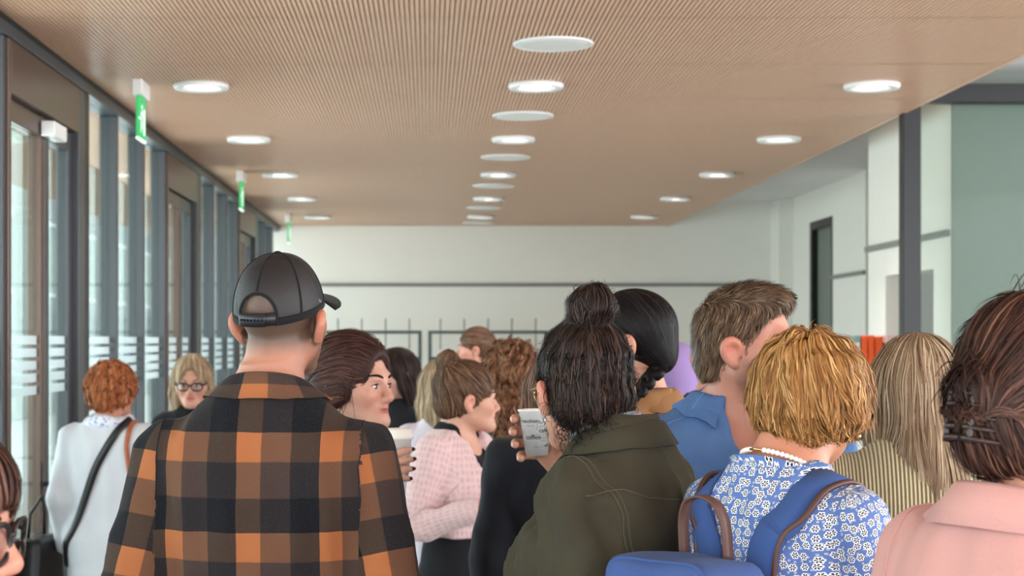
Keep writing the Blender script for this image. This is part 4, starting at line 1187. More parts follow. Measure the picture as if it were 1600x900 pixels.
# ------------------------------------------------------------------ man in a black cap and plaid shirt
def cap_man():
    s = Person('man seen from behind in a black mesh-back cap and brown plaid shirt', 416, 3.15, 1.805, -5, head=(-14, -4, 0), sex='m', hscale=.95, tone=(200, 144, 120), detail=1, seed=3, wide=0.99, headoff=(.024, 0, 0), stubble=(112, 84, 68), buzz=(84, 68, 58))
    s.arms['L'] = (s.arms['L'][0], s.arms['L'][1] + np.array([-.005, -.02, 0]), s.arms['L'][2] + np.array([0, .1, .06]))
    s.arms['R'] = (s.arms['R'][0], s.arms['R'][1] + np.array([.004, .0, .0]), s.arms['R'][2] + np.array([-.06, .16, .10]))
    s.body(); s.eyes(H_dark)
    sh = s.garment('plaid_shirt', M_plaid, infl=.020, hem=.74, sleeve=(.062, .060, .048), wr=.0045, wscale=.11, rings=.002, vfold=.003)
    k = s.k
    s.collar(M_plaid, sh, z=1.505, r=(.074, .074), c=(.004, -.014), stand=.036, leaf=.052, spread=.030, gap=.5)
    for d in (1, -1):
        x = d * (s.sx + .002)
        s.seam([(x, .0, s.zs + .06), (x, -.06, s.zs + .03), (x, -.10, s.zs - .04), (x, -.10, s.zs - .10)], M_black, sh, .0012)
    s.trousers(M_jeans); shoes(s, M_shoe)
    # cap
    t = NT('black_cap_mesh'); u = t.node('SeparateXYZ', {0: t.uv()})
    hol = t.math('MULTIPLY', t.math('GREATER_THAN', t.math('SINE', t.math('MULTIPLY', u.outputs[0], 3000)), -0.1), t.math('GREATER_THAN', t.math('SINE', t.math('MULTIPLY', u.outputs[1], 2400)), -0.35))
    tr = t.node('BsdfTransparent'); t.P(base=(0.012, 0.012, 0.014), rough=0.55)
    ms = t.node('MixShader', {0: t.math('MULTIPLY', hol, 0.66), 1: t.b.outputs[0], 2: tr.outputs[0]}); t.t.links.new(ms.outputs[0], t.out.inputs[0]); M_mesh = t.m
    M_capc = cloth('black_cap_cotton', srgb(26, 26, 29), vary=0.15, uvs=False, fold=0.0)
    M_capp = plain('black_cap_plastic', srgb(30, 31, 35), 0.35, vary=0.05)
    cap = empty('cap'); cap.parent = s.root; cap['label'] = 'black mesh-back baseball cap with snap strap'
    n, m = 144, 44
    c0 = np.array([0, -.008, .018]); rr = np.array([.0865, .1095, .116])
    def rim(a): return -.006 + .052 * (math.sin(a) * .5 + .5) ** 1.2
    def cp(a, v, off=0.0):
        zr = rim(a); z0 = (zr - c0[2]) / rr[2]; e0 = math.asin(max(-1, min(1, z0))); e = e0 + (math.pi / 2 - e0) * v
        ce = math.cos(e) ** 0.86 if math.cos(e) > 0 else 0.0
        if v < .2: ce *= 1 - .0 * (0.2 - v)
        p = np.array([math.cos(a) * ce, math.sin(a) * ce, math.sin(e)]) * (rr + off)
        return c0 + p
    V = [s.hp(cp(2 * math.pi * i / n, j / m)) for j in range(m + 1) for i in range(n)]
    parts = {'crown_front': [], 'crown_mesh': []}; UV = {}
    ua = [2 * math.pi * i / n for i in range(n)]
    for j in range(m):
        for i in range(n):
            a = 2 * math.pi * (i + .5) / n; da = (a - 1.5 * math.pi + math.pi) % (2 * math.pi) - math.pi; v = (j + .5) / m
            x = da * .095; zz = v * .150
            if (x / .044) ** 2 + (max(0, zz - .012) / .035) ** 2 < 1: continue
            f = (j * n + i, j * n + (i + 1) % n, (j + 1) * n + (i + 1) % n, (j + 1) * n + i)
            df = abs((a - .5 * math.pi + math.pi) % (2 * math.pi) - math.pi)
            parts['crown_front' if df < 1.02 else 'crown_mesh'].append((f, i, j))
    for nm, fs in parts.items():
        o = mesh_obj(nm, V, [f[0] for f in fs], M_capc if nm == 'crown_front' else M_mesh, cap, True)
        uv = o.data.uv_layers.new(name='UVMap'); buf = []
        for f, i, j in fs:
            for ii, jj in ((i, j), (i + 1, j), (i + 1, j + 1), (i, j + 1)): buf += [ii / n * 2 * math.pi * .095, jj / m * .15]
        uv.data.foreach_set('uv', buf)
        bm = bmesh.new(); bm.from_mesh(o.data); bmesh.ops.delete(bm, geom=[v for v in bm.verts if not v.link_faces], context='VERTS'); bm.to_mesh(o.data); bm.free()
        if nm == 'crown_front':
            sm = o.modifiers.new('thickness', 'SOLIDIFY'); sm.thickness = .002
    # piping around the opening, seams between the panels, sweat band rim, strap, button
    arch = []
    for q in np.linspace(0, math.pi, 25):
        x = .044 * math.cos(q); zz = .012 + .035 * math.sin(q); arch.append(s.hp(cp(1.5 * math.pi + x / .095, zz / .15, .0012)))
    arch = [s.hp(cp(1.5 * math.pi + .044 / .095, 0.0, .0012))] + arch + [s.hp(cp(1.5 * math.pi - .044 / .095, 0.0, .0012))]
    tube('opening_trim', arch, .0032, M_capc, cap, 6)
    for a in (1.5 * math.pi, .5 * math.pi, .5 * math.pi - 1.02, .5 * math.pi + 1.02, 1.5 * math.pi + 1.02, 1.5 * math.pi - 1.02):
        v0 = .32 if abs(a - 1.5 * math.pi) < .01 else 0.0
        P0 = [s.hp(cp(a - .004 - .03 * (1 - v) * .6, v, .001)) for v in np.linspace(v0, .985, 20)]; P1 = [s.hp(cp(a + .004 + .03 * (1 - v) * .6, v, .001)) for v in np.linspace(v0, .985, 20)]
        strip('panel_seam', P0, P1, M_capc, cap, .0008)
    al = np.linspace(1.5 * math.pi + .46, 3.5 * math.pi - .46, 70)
    strip('rim_band', [s.hp(cp(a, 0, .0012)) for a in al], [s.hp(cp(a, .075, .0012)) for a in al], M_capc, cap, .001)
    al = np.linspace(1.5 * math.pi - .47, 1.5 * math.pi + .47, 24)
    strip('snap_strap', [s.hp(cp(a, .005, .0022)) for a in al], [s.hp(cp(a, .125, .0022)) for a in al], M_capp, cap, .001)
    al = np.linspace(1.5 * math.pi - .46, 1.5 * math.pi + .22, 20)
    ov = strip('strap_overlap', [s.hp(cp(a, .0, .0048)) for a in al], [s.hp(cp(a, .125, .0048)) for a in al], M_capp, cap, .0012)
    for q in range(7):
        a = 1.5 * math.pi - .36 + q * .085
        bm = bmesh.new(); bmesh.ops.create_uvsphere(bm, u_segments=8, v_segments=6, radius=.0026)
        o = bm_obj('snap', bm, M_capc, ov, True); o.location = s.hp(cp(a, .062, .0062))
    bm = bmesh.new(); bmesh.ops.create_uvsphere(bm, u_segments=12, v_segments=8, radius=.008)
    o = bm_obj('button', bm, M_capc, cap, True); o.location = s.hp((0, -.008, .1345)); o.scale = (1, 1, .5)
    P0 = []; P1 = []
    rows = []
    for u in np.linspace(-1, 1, 25):
        a = .5 * math.pi - u * 1.0; b = cp(a, .02, .0)
        ext = .074 * math.sqrt(max(0, 1 - (abs(u)) ** 3.0)); row = []
        for w in np.linspace(0, 1, 7):
            p = b + np.array([u * .026 * w, ext * w, -.004 * w - .014 * abs(u) ** 2 * w])
            row.append(s.hp(p))
        rows.append(row)
    V = [p for r_ in rows for p in r_]; F = [(i * 7 + j, i * 7 + j + 1, (i + 1) * 7 + j + 1, (i + 1) * 7 + j) for i in range(24) for j in range(6)]
    br = mesh_obj('brim', V, F, M_capc, cap, True); sm = br.modifiers.new('thickness', 'SOLIDIFY'); sm.thickness = .0035; sm.offset = 0
    return s
cap_man()

# ------------------------------------------------------------------ cups
def text_on_cone(word, size, ang, z, r_of_z, mat, parent, loc, name='lettering', bold=False, vertical=False):
    cu = bpy.data.curves.new('lettering', 'FONT'); cu.body = word; cu.size = size; cu.align_x = 'LEFT'
    if bold: cu.offset = size * 0.018
    cu.resolution_u = 3
    tmp = bpy.data.objects.new('lettering', cu); COL.objects.link(tmp)
    dg = bpy.context.evaluated_depsgraph_get(); me = bpy.data.meshes.new_from_object(tmp.evaluated_get(dg))
    bpy.data.objects.remove(tmp); 
    bm = bmesh.new(); bm.from_mesh(me)
    bmesh.ops.triangulate(bm, faces=bm.faces)
    for v in bm.verts:
        x, y = (v.co.x, v.co.y) if not vertical else (-v.co.y, v.co.x)
        zz = z + y; r = r_of_z(zz) + .0004; a = ang + x / r
        v.co = Vector((loc[0] + r * math.cos(a), loc[1] + r * math.sin(a), loc[2] + zz))
    me.materials.clear(); bm.to_mesh(me); bm.free(); me.materials.append(mat)
    return link(bpy.data.objects.new(name, me), parent)
def paper_cup(loc, r0, r1, H, label, lid, tilt=(0, 0, 0)):
    c = tag(empty('paper_cup', loc), label, 'cup', 'paper coffee cups'); c.rotation_euler = tilt
    lathe('cup_wall', [(r0 - .003, .004), (r0, .0), (r1, H), (r1 + .0022, H + .0005), (r1 + .0022, H + .004), (r1 - .001, H + .004), (r1 - .002, H - .004), (r0 - .002, .006)], M_paper, c, 48)
    if lid:
        R = r1
        lathe('lid', [(R + .001, H - .004), (R + .0045, H - .003), (R + .0045, H + .005), (R + .002, H + .008), (R - .001, H + .020), (R - .004, H + .0225), (R - .008, H + .0215), (R - .010, H + .016), (.002, H + .015)], M_lid, c, 48)
    return c

def world_hand(s, side, wrist, fn, box):
    """register a hand built in world coordinates for this person"""
    lo = np.min([s.to_local(p) for p in box], 0); hi = np.max([s.to_local(p) for p in box], 0)
    S, E, W = s.arms[side]; W = s.to_local(wrist)
    s.arms[side] = (S, E, W)
    s.hands[side] = {'box': (lo, hi), 'fn': fn}
def corners(c, r): return [np.array(c) + np.array([i, j, k]) * r for i in (-1, 1) for j in (-1, 1) for k in (-1, 1)]

# ------------------------------------------------------------------ woman in profile with a lidded cup
def auburn_woman():
    s = Person('auburn haired woman in profile holding a lidded white cup beside the man in the cap', 537, 4.25, 1.655, -100, head=(-20, 3, 0), sex='f', tone=(226, 178, 158), detail=1, seed=5)
    Yc = 4.12; C = np.array([wx(620, Yc), Yc, wz(750, Yc)])     # base of the cup
    sc = Yc / FPX
    def hand(F):
        L = s.to_local
        q = lambda x, y, z: L(C + np.array([x, y, z]))
        wr = q(-.075, -.055, -.005)
        F.caps(wr, q(-.045, -.052, .030), .027, .030, .02); F.caps(q(-.052, -.05, .05), q(-.045, -.05, .02), .020, .022, .02)
        for z0, z1, ln in ((.062, .078, 1.0), (.043, .054, 1.08), (.022, .030, 1.03), (.004, .006, .85)):
            pts = [q(-.042, -.050, z0 - .008), q(-.012, -.0535, z0 + .002), q(.018 * ln, -.050, (z0 + z1) / 2 + .004), q(.037 * ln, -.034, z1)]
            F.chain(pts, [.0098, .0092, .0085, .0072], .005)
        F.chain([q(-.055, -.035, .03), q(-.05, .0, .05), q(-.038, .025, .055)], [.013, .011, .009], .01)
    sx = s.arms['R'][0]
    s.arms['R'] = (sx, s.to_local((wx(575, 4.1), 4.02, 1.17)), sx)
    world_hand(s, 'R', C + np.array([-.075, -.055, -.005]), hand, corners(C + np.array([-.01, -.02, .035]), .07))
    s.body(); s.eyes(H_dark)
    nm = plain('dark_nail_varnish', srgb(38, 30, 34), 0.2, vary=0.05)
    for z1, ln in ((.078, 1.0), (.054, 1.08), (.030, 1.03), (.006, .85)):
        bm = bmesh.new(); bmesh.ops.create_uvsphere(bm, u_segments=10, v_segments=6, radius=.0062)
        o = bm_obj('fingernail', bm, nm, s.root, True); o.location = s.to_local(C + np.array([.0405 * ln, -.0375, z1 + .001])); o.scale = (1, 1, .8)
    cup = paper_cup(tuple(C), .029, .0375, .105, 'white paper cup with a white lid held by the auburn haired woman', True)
    s.garment('dark_top', M_black, infl=.014, hem=.75, sleeve=(.058, .048, .038), cuff=.93)
    s.trousers(M_jeans); shoes(s, M_shoe)
    bun = (0, -.125, -.035)
    def prims(E, C, F):
        scalp(E, .017, ears=False, cz=-.002)
        for d in (1, -1):
            E((d * .078, -.012, -.014), (.026, .056, .048), .02)
        E((0, -.075, -.035), (.060, .045, .045), .03); E(bun, (.045, .040, .048), .02)
        E((0, .128, -.045), (.078, .072, .105), .012, 'sub'); E((0, .118, .030), (.060, .052, .062), .012, 'sub')
    back = toward((0, -.13, -.03))
    def flow(P, t):
        D = back(P, t); D = D / (np.linalg.norm(D, axis=1)[:, None] + 1e-6); D[:, 2] += .35 * (P[:, 1] > .03) * (P[:, 2] < .10)
        return D
    s.hair(H_auburn, prims, mixflow(ring_bun(bun, (0, -1, .2)), flow, lambda P: (np.linalg.norm(P - np.array(bun), axis=1) < .055)), 3000, .16, width=.0020, lift=(.0005, .007), curl=.12, fuzz=.008)
    # loose strands falling beside the ear
    for q in range(14):
        x = .079 + s.rng.normal() * .006; y0 = .035 + s.rng.normal() * .012; ln = s.rng.uniform(.07, .14)
        pts = [s.hp((x + .006 * math.sin(t * 3), y0 + .012 * math.sin(t * 4 + q) - .015 * t, .035 - t * ln)) for t in np.linspace(0, 1, 12)]
        o = tube('loose_strand', pts, [.0011 * (1 - .7 * t) for t in np.linspace(0, 1, 12)], H_auburn, s.root, 4)
    return s
auburn_woman()
# ------------------------------------------------------------------ person with a topknot and olive jacket, holding a printed cup
def olive_person():
    s = Person('person with dark topknot in an olive jacket raising a printed paper cup', 960, 2.95, 1.735, 54, head=(-36, 4, 0), sex='f', tone=(214, 160, 136), detail=1, seed=11, wide=.93, hscale=.905, headoff=(-.002, .039, -.065))
    Yc = 3.36; C = np.array([wx(839, Yc), Yc, wz(711, Yc)])
    def q(x, y, z): return s.to_local(C + np.array([x, y, z]))
    H = .089
    fing = []
    def hand(F):
        F.caps(q(.062, .058, -.045), q(.035, .052, .004), .026, .030, .02)
        F.caps(q(.030, .052, .055), q(.028, .052, .0), .019, .022, .02)
        F.caps(q(.052, .045, -.02), q(.046, .040, .02), .020, .016, .02)
        for z, zt, ex in ((.068, .072, .0), (.044, .046, .004), (.020, .021, .001), (-.004, -.006, -.003)):
            r = .0335 - (.010 if z < 0 else .004 * (1 - z / .07)) + .006
            pts = [q(.024, .052, z), q(-.006, .050, z + .002), q(-r - .004 - ex, .024, (z + zt) / 2 + .002), q(-r - .006 - ex, -.006, zt)]
            F.chain(pts, [.0100, .0095, .0090, .0080], .005)
        F.chain([q(.052, .032, -.010), q(.054, .006, .022), q(.040, -.018, .044), q(.036, -.024, .052)], [.0140, .0115, .0100, .0085], .008)
    S = s.arms['R'][0]
    s.arms['R'] = (S, s.to_local((wx(925, 3.3), 3.33, 1.20)), S)
    world_hand(s, 'R', C + np.array([.066, .062, -.055]), hand, corners(C + np.array([.005, .012, .03]), .068))
    El = s.arms['L'][1]
    s.arms['L'] = (s.arms['L'][0], El + np.array([.075, -.03, 0]), s.arms['L'][2] + np.array([.05, .12, .08]))
    s.body(); s.eyes(H_blackbr)
    nm = plain('bare_nail', srgb(232, 190, 178), 0.25, vary=0.04)
    for z, ex in ((.072, .0), (.046, .004), (.021, .001), (-.006, -.003)):
        r = .0335 - (.010 if z < 0 else .004 * (1 - z / .07)) + .006
        bm = bmesh.new(); bmesh.ops.create_uvsphere(bm, u_segments=10, v_segments=6, radius=.0058)
        o = bm_obj('fingernail', bm, nm, s.root, True); o.location = q(-r - .0105 - ex, -.006, z); o.scale = (.8, .8, 1)
    cup = paper_cup(tuple(C), .0225, .0335, H, 'printed white paper cup with dark lettering raised by the person with a topknot', False, tilt=(0, math.radians(-2), 0))
    r_of = lambda z: .0225 + (.0335 - .0225) * z / H
    back = -math.pi / 2
    for w, sz, a, z, b, m in (('macchiato', .0098, -1.08, .0672, True, M_print), ('capp', .0078, .12, .0650, False, M_print), ('uccino', .0078, .12, .0570, False, M_printl), ('café', .0125, .14, .0470, True, M_print), ('coffee', .0135, -.92, .0335, True, M_print),
            ('espresso', .0050, -.75, .0600, False, M_printl), ('latte macchiato', .0050, -.05, .0415, False, M_printl), ('cappuccino', .0048, .30, .0350, False, M_printl), ('mocha', .0048, .25, .0290, False, M_printl), ('café', .0085, .55, .0175, True, M_print), ('coffee latte', .0048, -.35, .0160, False, M_printl), ('espresso', .0048, .05, .0110, False, M_printl)):
        text_on_cone(w, sz, back + a, z, r_of, m, cup, (0, 0, 0), bold=b)
    for a, z0, z1 in ((.02, .052, .073), (-.10, .014, .030)):
        P0 = []; P1 = []
        for z in (z0, (z0 + z1) / 2, z1):
            r = r_of(z) + .0005
            for P_, da in ((P0, -.012), (P1, .012)): P_.append((r * math.cos(back + a + da), r * math.sin(back + a + da), z))
        strip('printed_line', P0, P1, M_printl, cup, .0001)
    # jacket
    k = s.k; x = s.sx
    jk = s.garment('olive_jacket', M_olive, infl=.020, hem=.70, sleeve=(.062, .058, .050), cuff=.95, wr=.008, wscale=.11, rings=.004, vfold=.009, top=1.53)
    s.collar(M_olive, jk, z=1.485, r=(.074, .074), c=(0, -.010), stand=.034, leaf=.046, spread=.024, gap=.6)
    s.seam([(-x - .03, -.03, s.zs - .02), (-x * .6, -.13, s.zs - .02), (0, -.14, s.zs - .035), (x * .6, -.13, s.zs - .02), (x + .03, -.03, s.zs - .02)], M_olive_seam, jk, .0016, 50)
    for d in (1, -1):
        for o_ in (.0, .012):
            s.seam([(d * (x + .004 - o_), .02, s.zs + .06), (d * (x + .010 - o_), -.06, s.zs + .03), (d * (x + .006 - o_), -.11, s.zs - .05), (d * (x - .012 - o_), -.11, s.zs - .13), (d * (x - .03 - o_), -.06, s.zs - .16)], M_olive_seam, jk, .0012, 40)
    # grey inner collar
    s.collar(cloth('grey_knit', srgb(120, 126, 134)), jk, z=1.500, r=(.060, .060), c=(-.004, .016), stand=.040, leaf=.03, spread=.004, gap=.3, fold=False, name='inner_collar')
    s.trousers(M_jeans); shoes(s, M_shoe)
    s.glasses(M_gold, M_lens, thick=.0016)
    # hair
    bun = (0, -.055, .160)
    def prims(E, C, F):
        scalp(E, .012, ears=False)
        E((0, -.072, -.020), (.056, .044, .050), .03)
        for d in (1, -1): E((d * .054, -.050, -.02), (.022, .035, .042), .03)
        E(bun, (.044, .042, .036), .012)
        E((0, .128, -.045), (.084, .082, .110), .012, 'sub')
        for d in (1, -1): E((d * .098, .012, -.020), (.034, .042, .058), .008, 'sub')
    cond = lambda P: np.linalg.norm(P - np.array(bun), axis=1) < .052
    up = toward((0, -.055, .135)); dn = downflow((0, -.04, .10), 1.2, .5)
    lowf = mixflow(up, dn, lambda P: P[:, 2] + .03 * np.sin(P[:, 0] * 310) + .02 * np.sin(P[:, 0] * 777 + P[:, 1] * 500) > .035)
    s.hair(H_blackbr, prims, mixflow(ring_bun(bun), lowf, cond), 5600, .13, width=.0014, lift=(.0005, .007), curl=.14, fuzz=.010, bumps=.003, tipfree=.08, zend=-.055)
    # curls at the nape and sides
    rng = s.rng; V = []; F = []
    for q_ in range(170):
        a = rng.uniform(-2.7, -.45); z0 = rng.uniform(-.10, .0) ; r0 = rng.uniform(.075, .098)
        if q_ % 5 == 0: z0 = rng.uniform(.0, .11); a = rng.choice([rng.uniform(-.5, .3), rng.uniform(2.9, 3.5)])
        cx, cy = r0 * math.cos(a) * .95, -.02 + r0 * math.sin(a); R = rng.uniform(.005, .014); tn = rng.uniform(1.0, 2.2) * 6.28; ln = rng.uniform(.02, .06); p0 = rng.uniform(0, 6.28)
        pts = [s.hp((cx * (1 + .22 * t) + R * math.cos(p0 + tn * t) * (.3 + t * .7), cy * (1 + .12 * t) + R * .8 * math.sin(p0 + tn * t) * .5, z0 - ln * t + R * math.sin(p0 + tn * t) * (.3 + .7 * t))) for t in np.linspace(0, 1, 16)]
        v, f = tube_arrays(pts, [.0009 * (1.1 - .8 * t) for t in np.linspace(0, 1, 16)], 3, False); b = len(V); V += v; F += [tuple(i + b for i in g) for g in f]
    for q_ in range(60):   # wisps around the bun and crown
        a = rng.uniform(0, 6.28); R = rng.uniform(.006, .016); p0 = rng.uniform(0, 6.28); tn = rng.uniform(2, 6)
        if q_ % 2: c0 = np.array(bun) + np.array([math.cos(a), math.sin(a) * .9, rng.uniform(-.6, .8)]) * .040
        else: c0 = np.array([math.cos(a) * .075, -.012 + math.sin(a) * .09, .095])
        dr = (c0 - np.array([0, -.02, .06])); dr /= np.linalg.norm(dr)
        pts = [s.hp(c0 + dr * t * R * 1.6 + np.array([math.cos(p0 + tn * t), math.sin(p0 + tn * t), math.sin(p0 * 2 + tn * t)]) * R * t * .8) for t in np.linspace(0, 1, 12)]
        v, f = tube_arrays(pts, [.0006 * (1.1 - .8 * t) for t in np.linspace(0, 1, 12)], 3, False); b = len(V); V += v; F += [tuple(i + b for i in g) for g in f]
    tag(mesh_obj('loose_curls', V, F, H_blackbr, s.root, True), kind='stuff')
    for d in (1, -1):
        ring = [s.hp((d * .0835 + .001 * math.cos(a), .0 + .0085 * math.cos(a), -.057 + .0085 * math.sin(a))) for a in np.linspace(0, 6.28, 16)]
        tube('earring', ring, .0011, M_silver, s.root, 5)
    return s
olive_person()

# ------------------------------------------------------------------ man in a denim shirt
def denim_man():
    s = Person('short haired man in a blue denim shirt turned to the right', 1158, 3.55, 1.79, -176, head=(60, 2, 0), sex='m', tone=(206, 150, 130), detail=1, seed=21, wide=1.0, hscale=.96, headoff=(0, .02, -.035), stubble=(124, 92, 76))
    s.body(); s.eyes(H_man)
    sh = s.garment('denim_shirt', M_denim, infl=.020, hem=.74, sleeve=(.064, .058, .046), wr=.005, wscale=.12, vfold=.004, rings=.002, neckcut=((0, .10, 1.49 * s.k), (.055, .09, .12)))
    s.collar(M_denim, sh, z=1.490, r=(.073, .075), c=(0, -.010), stand=.034, leaf=.056, spread=.038, gap=.78, drop=.25)
    k = s.k
    pl = [(0.0, .14, 1.40 * k), (0.0, .16, 1.30 * k), (0, .16, 1.15 * k), (0, .15, 1.0 * k), (0, .15, .82 * k)]
    pk = s.band(pl, .034, M_denim, sh, 40, .0022, .0016, 'placket')
    for i, zz in enumerate((1.385, 1.30, 1.215, 1.13, 1.045, .96)):
        P = s.on_cloth([(0.0, .16, zz * k)], .006)[0]
        bm = bmesh.new(); bmesh.ops.create_uvsphere(bm, u_segments=12, v_segments=6, radius=.0062)
        o = bm_obj('button', bm, M_pearl, sh, True); o.location = P; o.scale = (1, .45, 1)
    for xo in (-.015, .015): s.seam([(p[0] + xo, p[1], p[2]) for p in pl], M_denim_seam, sh, .0009, 40, .005)
    for d in (1, -1):
        x = d * (s.sx + .004)
        s.seam([(x, -.06, s.zs + .03), (x, .0, s.zs + .06), (x - d * .004, .07, s.zs + .02), (x - d * .016, .11, s.zs - .06), (x - d * .02, .10, s.zs - .12)], M_denim_seam, sh, .0011, 36)
        s.seam([(d * .085, .03, 1.50 * k), (d * .12, .035, 1.46 * k), (d * .17, .02, 1.42 * k)], M_denim_seam, sh, .0009, 20)
    s.trousers(M_navy); shoes(s, M_shoe)
    def prims(E, C, F):
        scalp(E, .007, ears=True, cz=-.004, earcut=(.034, .024, .040)); E((0, .03, .105), (.064, .056, .030), .03); E((0, .068, .095), (.052, .026, .022), .02)
        E((0, -.065, -.05), (.055, .04, .04), .03)
        E((0, .135, -.022), (.15, .126, .114), .010, 'sub')
        for d in (1, -1): E((d * .10, .014, -.015), (.034, .028, .042), .008, 'sub')
        E((0, -.02, -.115), (.12, .14, .045), .01, 'sub')
    def flow(P, t):
        D = np.zeros_like(P); top = np.clip((P[:, 2] - .07) / .04, 0, 1)
        D[:, 1] = top * 1.0 - (1 - top) * .25; D[:, 2] = top * .35 - (1 - top) * 1.0; D[:, 0] += P[:, 0] * 2
        return D
    s.hair(H_man, prims, flow, 5200, .030, seg=7, width=.0014, lift=(.001, .007), curl=.1, fuzz=.009, step=.0065, tipfree=.5)
    return s
denim_man()

# ------------------------------------------------------------------ woman with short golden hair and floral blouse
def floral_woman():
    s = Person('woman with short golden hair, floral blouse, pearl necklace and blue backpack', 1228, 2.75, 1.705, -50, head=(34, 3, 0), sex='f', tone=(206, 146, 118), detail=1, seed=31, wide=.90, hscale=.93, headoff=(.004, .035, -.052))
    for nm_, d in (('R', 1), ('L', -1)): s.arms[nm_] = (s.arms[nm_][0], np.array([d * .165, .07, s.zs - .27]), np.array([d * .12, .26, s.zs - .36]))
    s.body(); s.eyes(H_golden)
    k = s.k
    bl = s.garment('floral_blouse', M_floral, infl=.018, hem=.70, sleeve=(.056, .055, .05), wr=.005, wscale=.13, vfold=.005, rings=.002, top=1.49)
    s.collar(M_floral, bl, z=1.470, r=(.074, .074), c=(0, -.012), stand=.034, leaf=.03, spread=.010, gap=.55, fold=False, name='stand_collar', tilt=.5)
    # pearls
    m_ = bpy.data.meshes.new('pearl'); bm = bmesh.new(); bmesh.ops.create_uvsphere(bm, u_segments=10, v_segments=8, radius=.0046); bm.to_mesh(m_); bm.free(); m_.materials.append(M_pearl); m_.polygons.foreach_set('use_smooth', [True] * len(m_.polygons))
    nk = empty('pearl_necklace'); nk.parent = s.root; nk['label'] = 'pearl necklace with a gold clasp'
    n = 56
    for i in range(n):
        a = 2 * math.pi * i / n
        if abs((a - 1.5 * math.pi + math.pi) % (2 * math.pi) - math.pi) < .16: continue
        p = link(bpy.data.objects.new('pearl', m_), nk); fr = (1 + math.sin(a)) / 2
        p.location = (.064 * math.cos(a), -.010 + .066 * math.sin(a), 1.512 * k - fr * .06)
    tube('clasp', [(-.012, -.0775, 1.512 * k), (0, -.0785, 1.513 * k), (.012, -.0775, 1.512 * k)], .0022, M_gold, nk, 6)
    s.trousers(M_navy); shoes(s, M_shoe)
    def prims(E, C, F):
        scalp(E, .014, ears=False); E((0, -.035, .045), (.092, .090, .076), .02); E((0, -.065, -.020), (.076, .050, .045), .03)
        for d in (1, -1): E((d * .074, .0, .0), (.022, .050, .050), .03)
        E((0, .135, -.05), (.078, .080, .115), .012, 'sub'); E((0, -.01, -.135), (.12, .15, .070), .015, 'sub')
        E((.105, .02, -.055), (.03, .035, .035), .01, 'sub')
        for d in (1, -1): E((d * .135, -.03, -.085), (.075, .13, .065), .02, 'sub')
        E((0, -.155, -.085), (.14, .055, .055), .02, 'sub'); E((.0, .0, .148), (.010, .12, .018), .012, 'sub')
    cr = np.array([0.0, -.045, .13])
    def flow(P, t):
        D = P - cr; D[:, 2] *= .4; D = D / (np.linalg.norm(D, axis=1)[:, None] + 1e-6); D[:, 2] -= .85; D[:, 0] -= P[:, 0] * 4 * t * (P[:, 2] < .0); D[:, 0] += .25
        return D
    s.hair(H_golden, prims, flow, 5600, .12, width=.0021, lift=(.001, .009), curl=.10, fuzz=.008, bumps=.004, tipfree=.10, zend=-.050)
    for d in (1,):
        bm = bmesh.new(); bmesh.ops.create_uvsphere(bm, u_segments=10, v_segments=8, radius=.0045)
        o = bm_obj('earring', bm, M_gold, s.root, True); o.location = s.hp((.084, 0, -.052))
    # backpack: a separate thing hanging on her back
    b = tag(empty('backpack', tuple(s.root.location), math.radians(s.yaw)), 'blue canvas backpack with brown leather loop on the floral blouse', 'backpack')
    zt = 1.352 * k
    F = Field(*[np.arange(a, c, .009, dtype=np.float32) for a, c in zip((-.20, -.45, zt - .46), (.20, -.10, zt + .05))])
    def rb(X, Y, Z):
        hx, hy, hz = .112, .078, .20
        cy = -.235 - (Z - zt + .2) * .10
        qx, qy, qz = np.abs(X) - hx + .03, np.abs(Y - cy) - hy + .03, np.abs(Z - (zt - .205)) - hz + .03
        return np.sqrt(np.maximum(qx, 0) ** 2 + np.maximum(qy, 0) ** 2 + np.maximum(qz, 0) ** 2) + np.minimum(np.maximum(np.maximum(qx, qy), qz), 0) - .03 + .004 * np.sin(X * 38 + Z * 21) * np.sin(Y * 30 + Z * 17)
    F.add(rb, (-.17, -.42, zt - .44), (.17, -.14, zt + .03), 0)
    V, Q = F.mesh(); body = np_mesh('bag_body', V, Q, M_bag, b)
    co = V[Q.ravel()]; uv = body.data.uv_layers.new(name='UVMap'); uv.data.foreach_set('uv', np.stack([co[:, 0] + co[:, 1] * .5, co[:, 2] + co[:, 1]], 1).astype(np.float32).ravel())
    s2 = s.gF; s.gF = F
    for q_ in (-.072, .072):
        s.band([(-.11, q_ - .24, zt - .30), (-.11, q_ - .24, zt - .04), (-.07, q_ - .24, zt + .0), (.07, q_ - .24, zt + .0), (.11, q_ - .24, zt - .04), (.11, q_ - .24, zt - .30)], .006, M_strap, b, 40, .001, .002, 'piping')
    # front pocket
    F3 = Field(*[np.arange(a, c, .008, dtype=np.float32) for a, c in zip((-.15, -.45, zt - .42), (.15, -.30, zt - .02))])
    F3.ell((0, -.335, zt - .20), (.085, .045, .13), None, 0); V, Q = F3.mesh(); fp = np_mesh('front_pocket', V, Q, M_bag, b)
    s.gF = s2
    pts = [(-.045, -.20, zt - .01), (-.044, -.205, zt + .05), (-.030, -.21, zt + .080), (0, -.212, zt + .090), (.030, -.21, zt + .080), (.044, -.205, zt + .05), (.045, -.20, zt - .01)]
    P = np.array(pts); t_ = np.linspace(0, 6, 40); P = np.stack([np.interp(t_, np.arange(7), P[:, i]) for i in range(3)], 1)
    for _ in range(4): P[1:-1] = (P[:-2] + 2 * P[1:-1] + P[2:]) / 4
    strip('carry_loop', P + np.array([0, .011, 0]), P - np.array([0, .011, 0]), M_brownleather, b, .002)
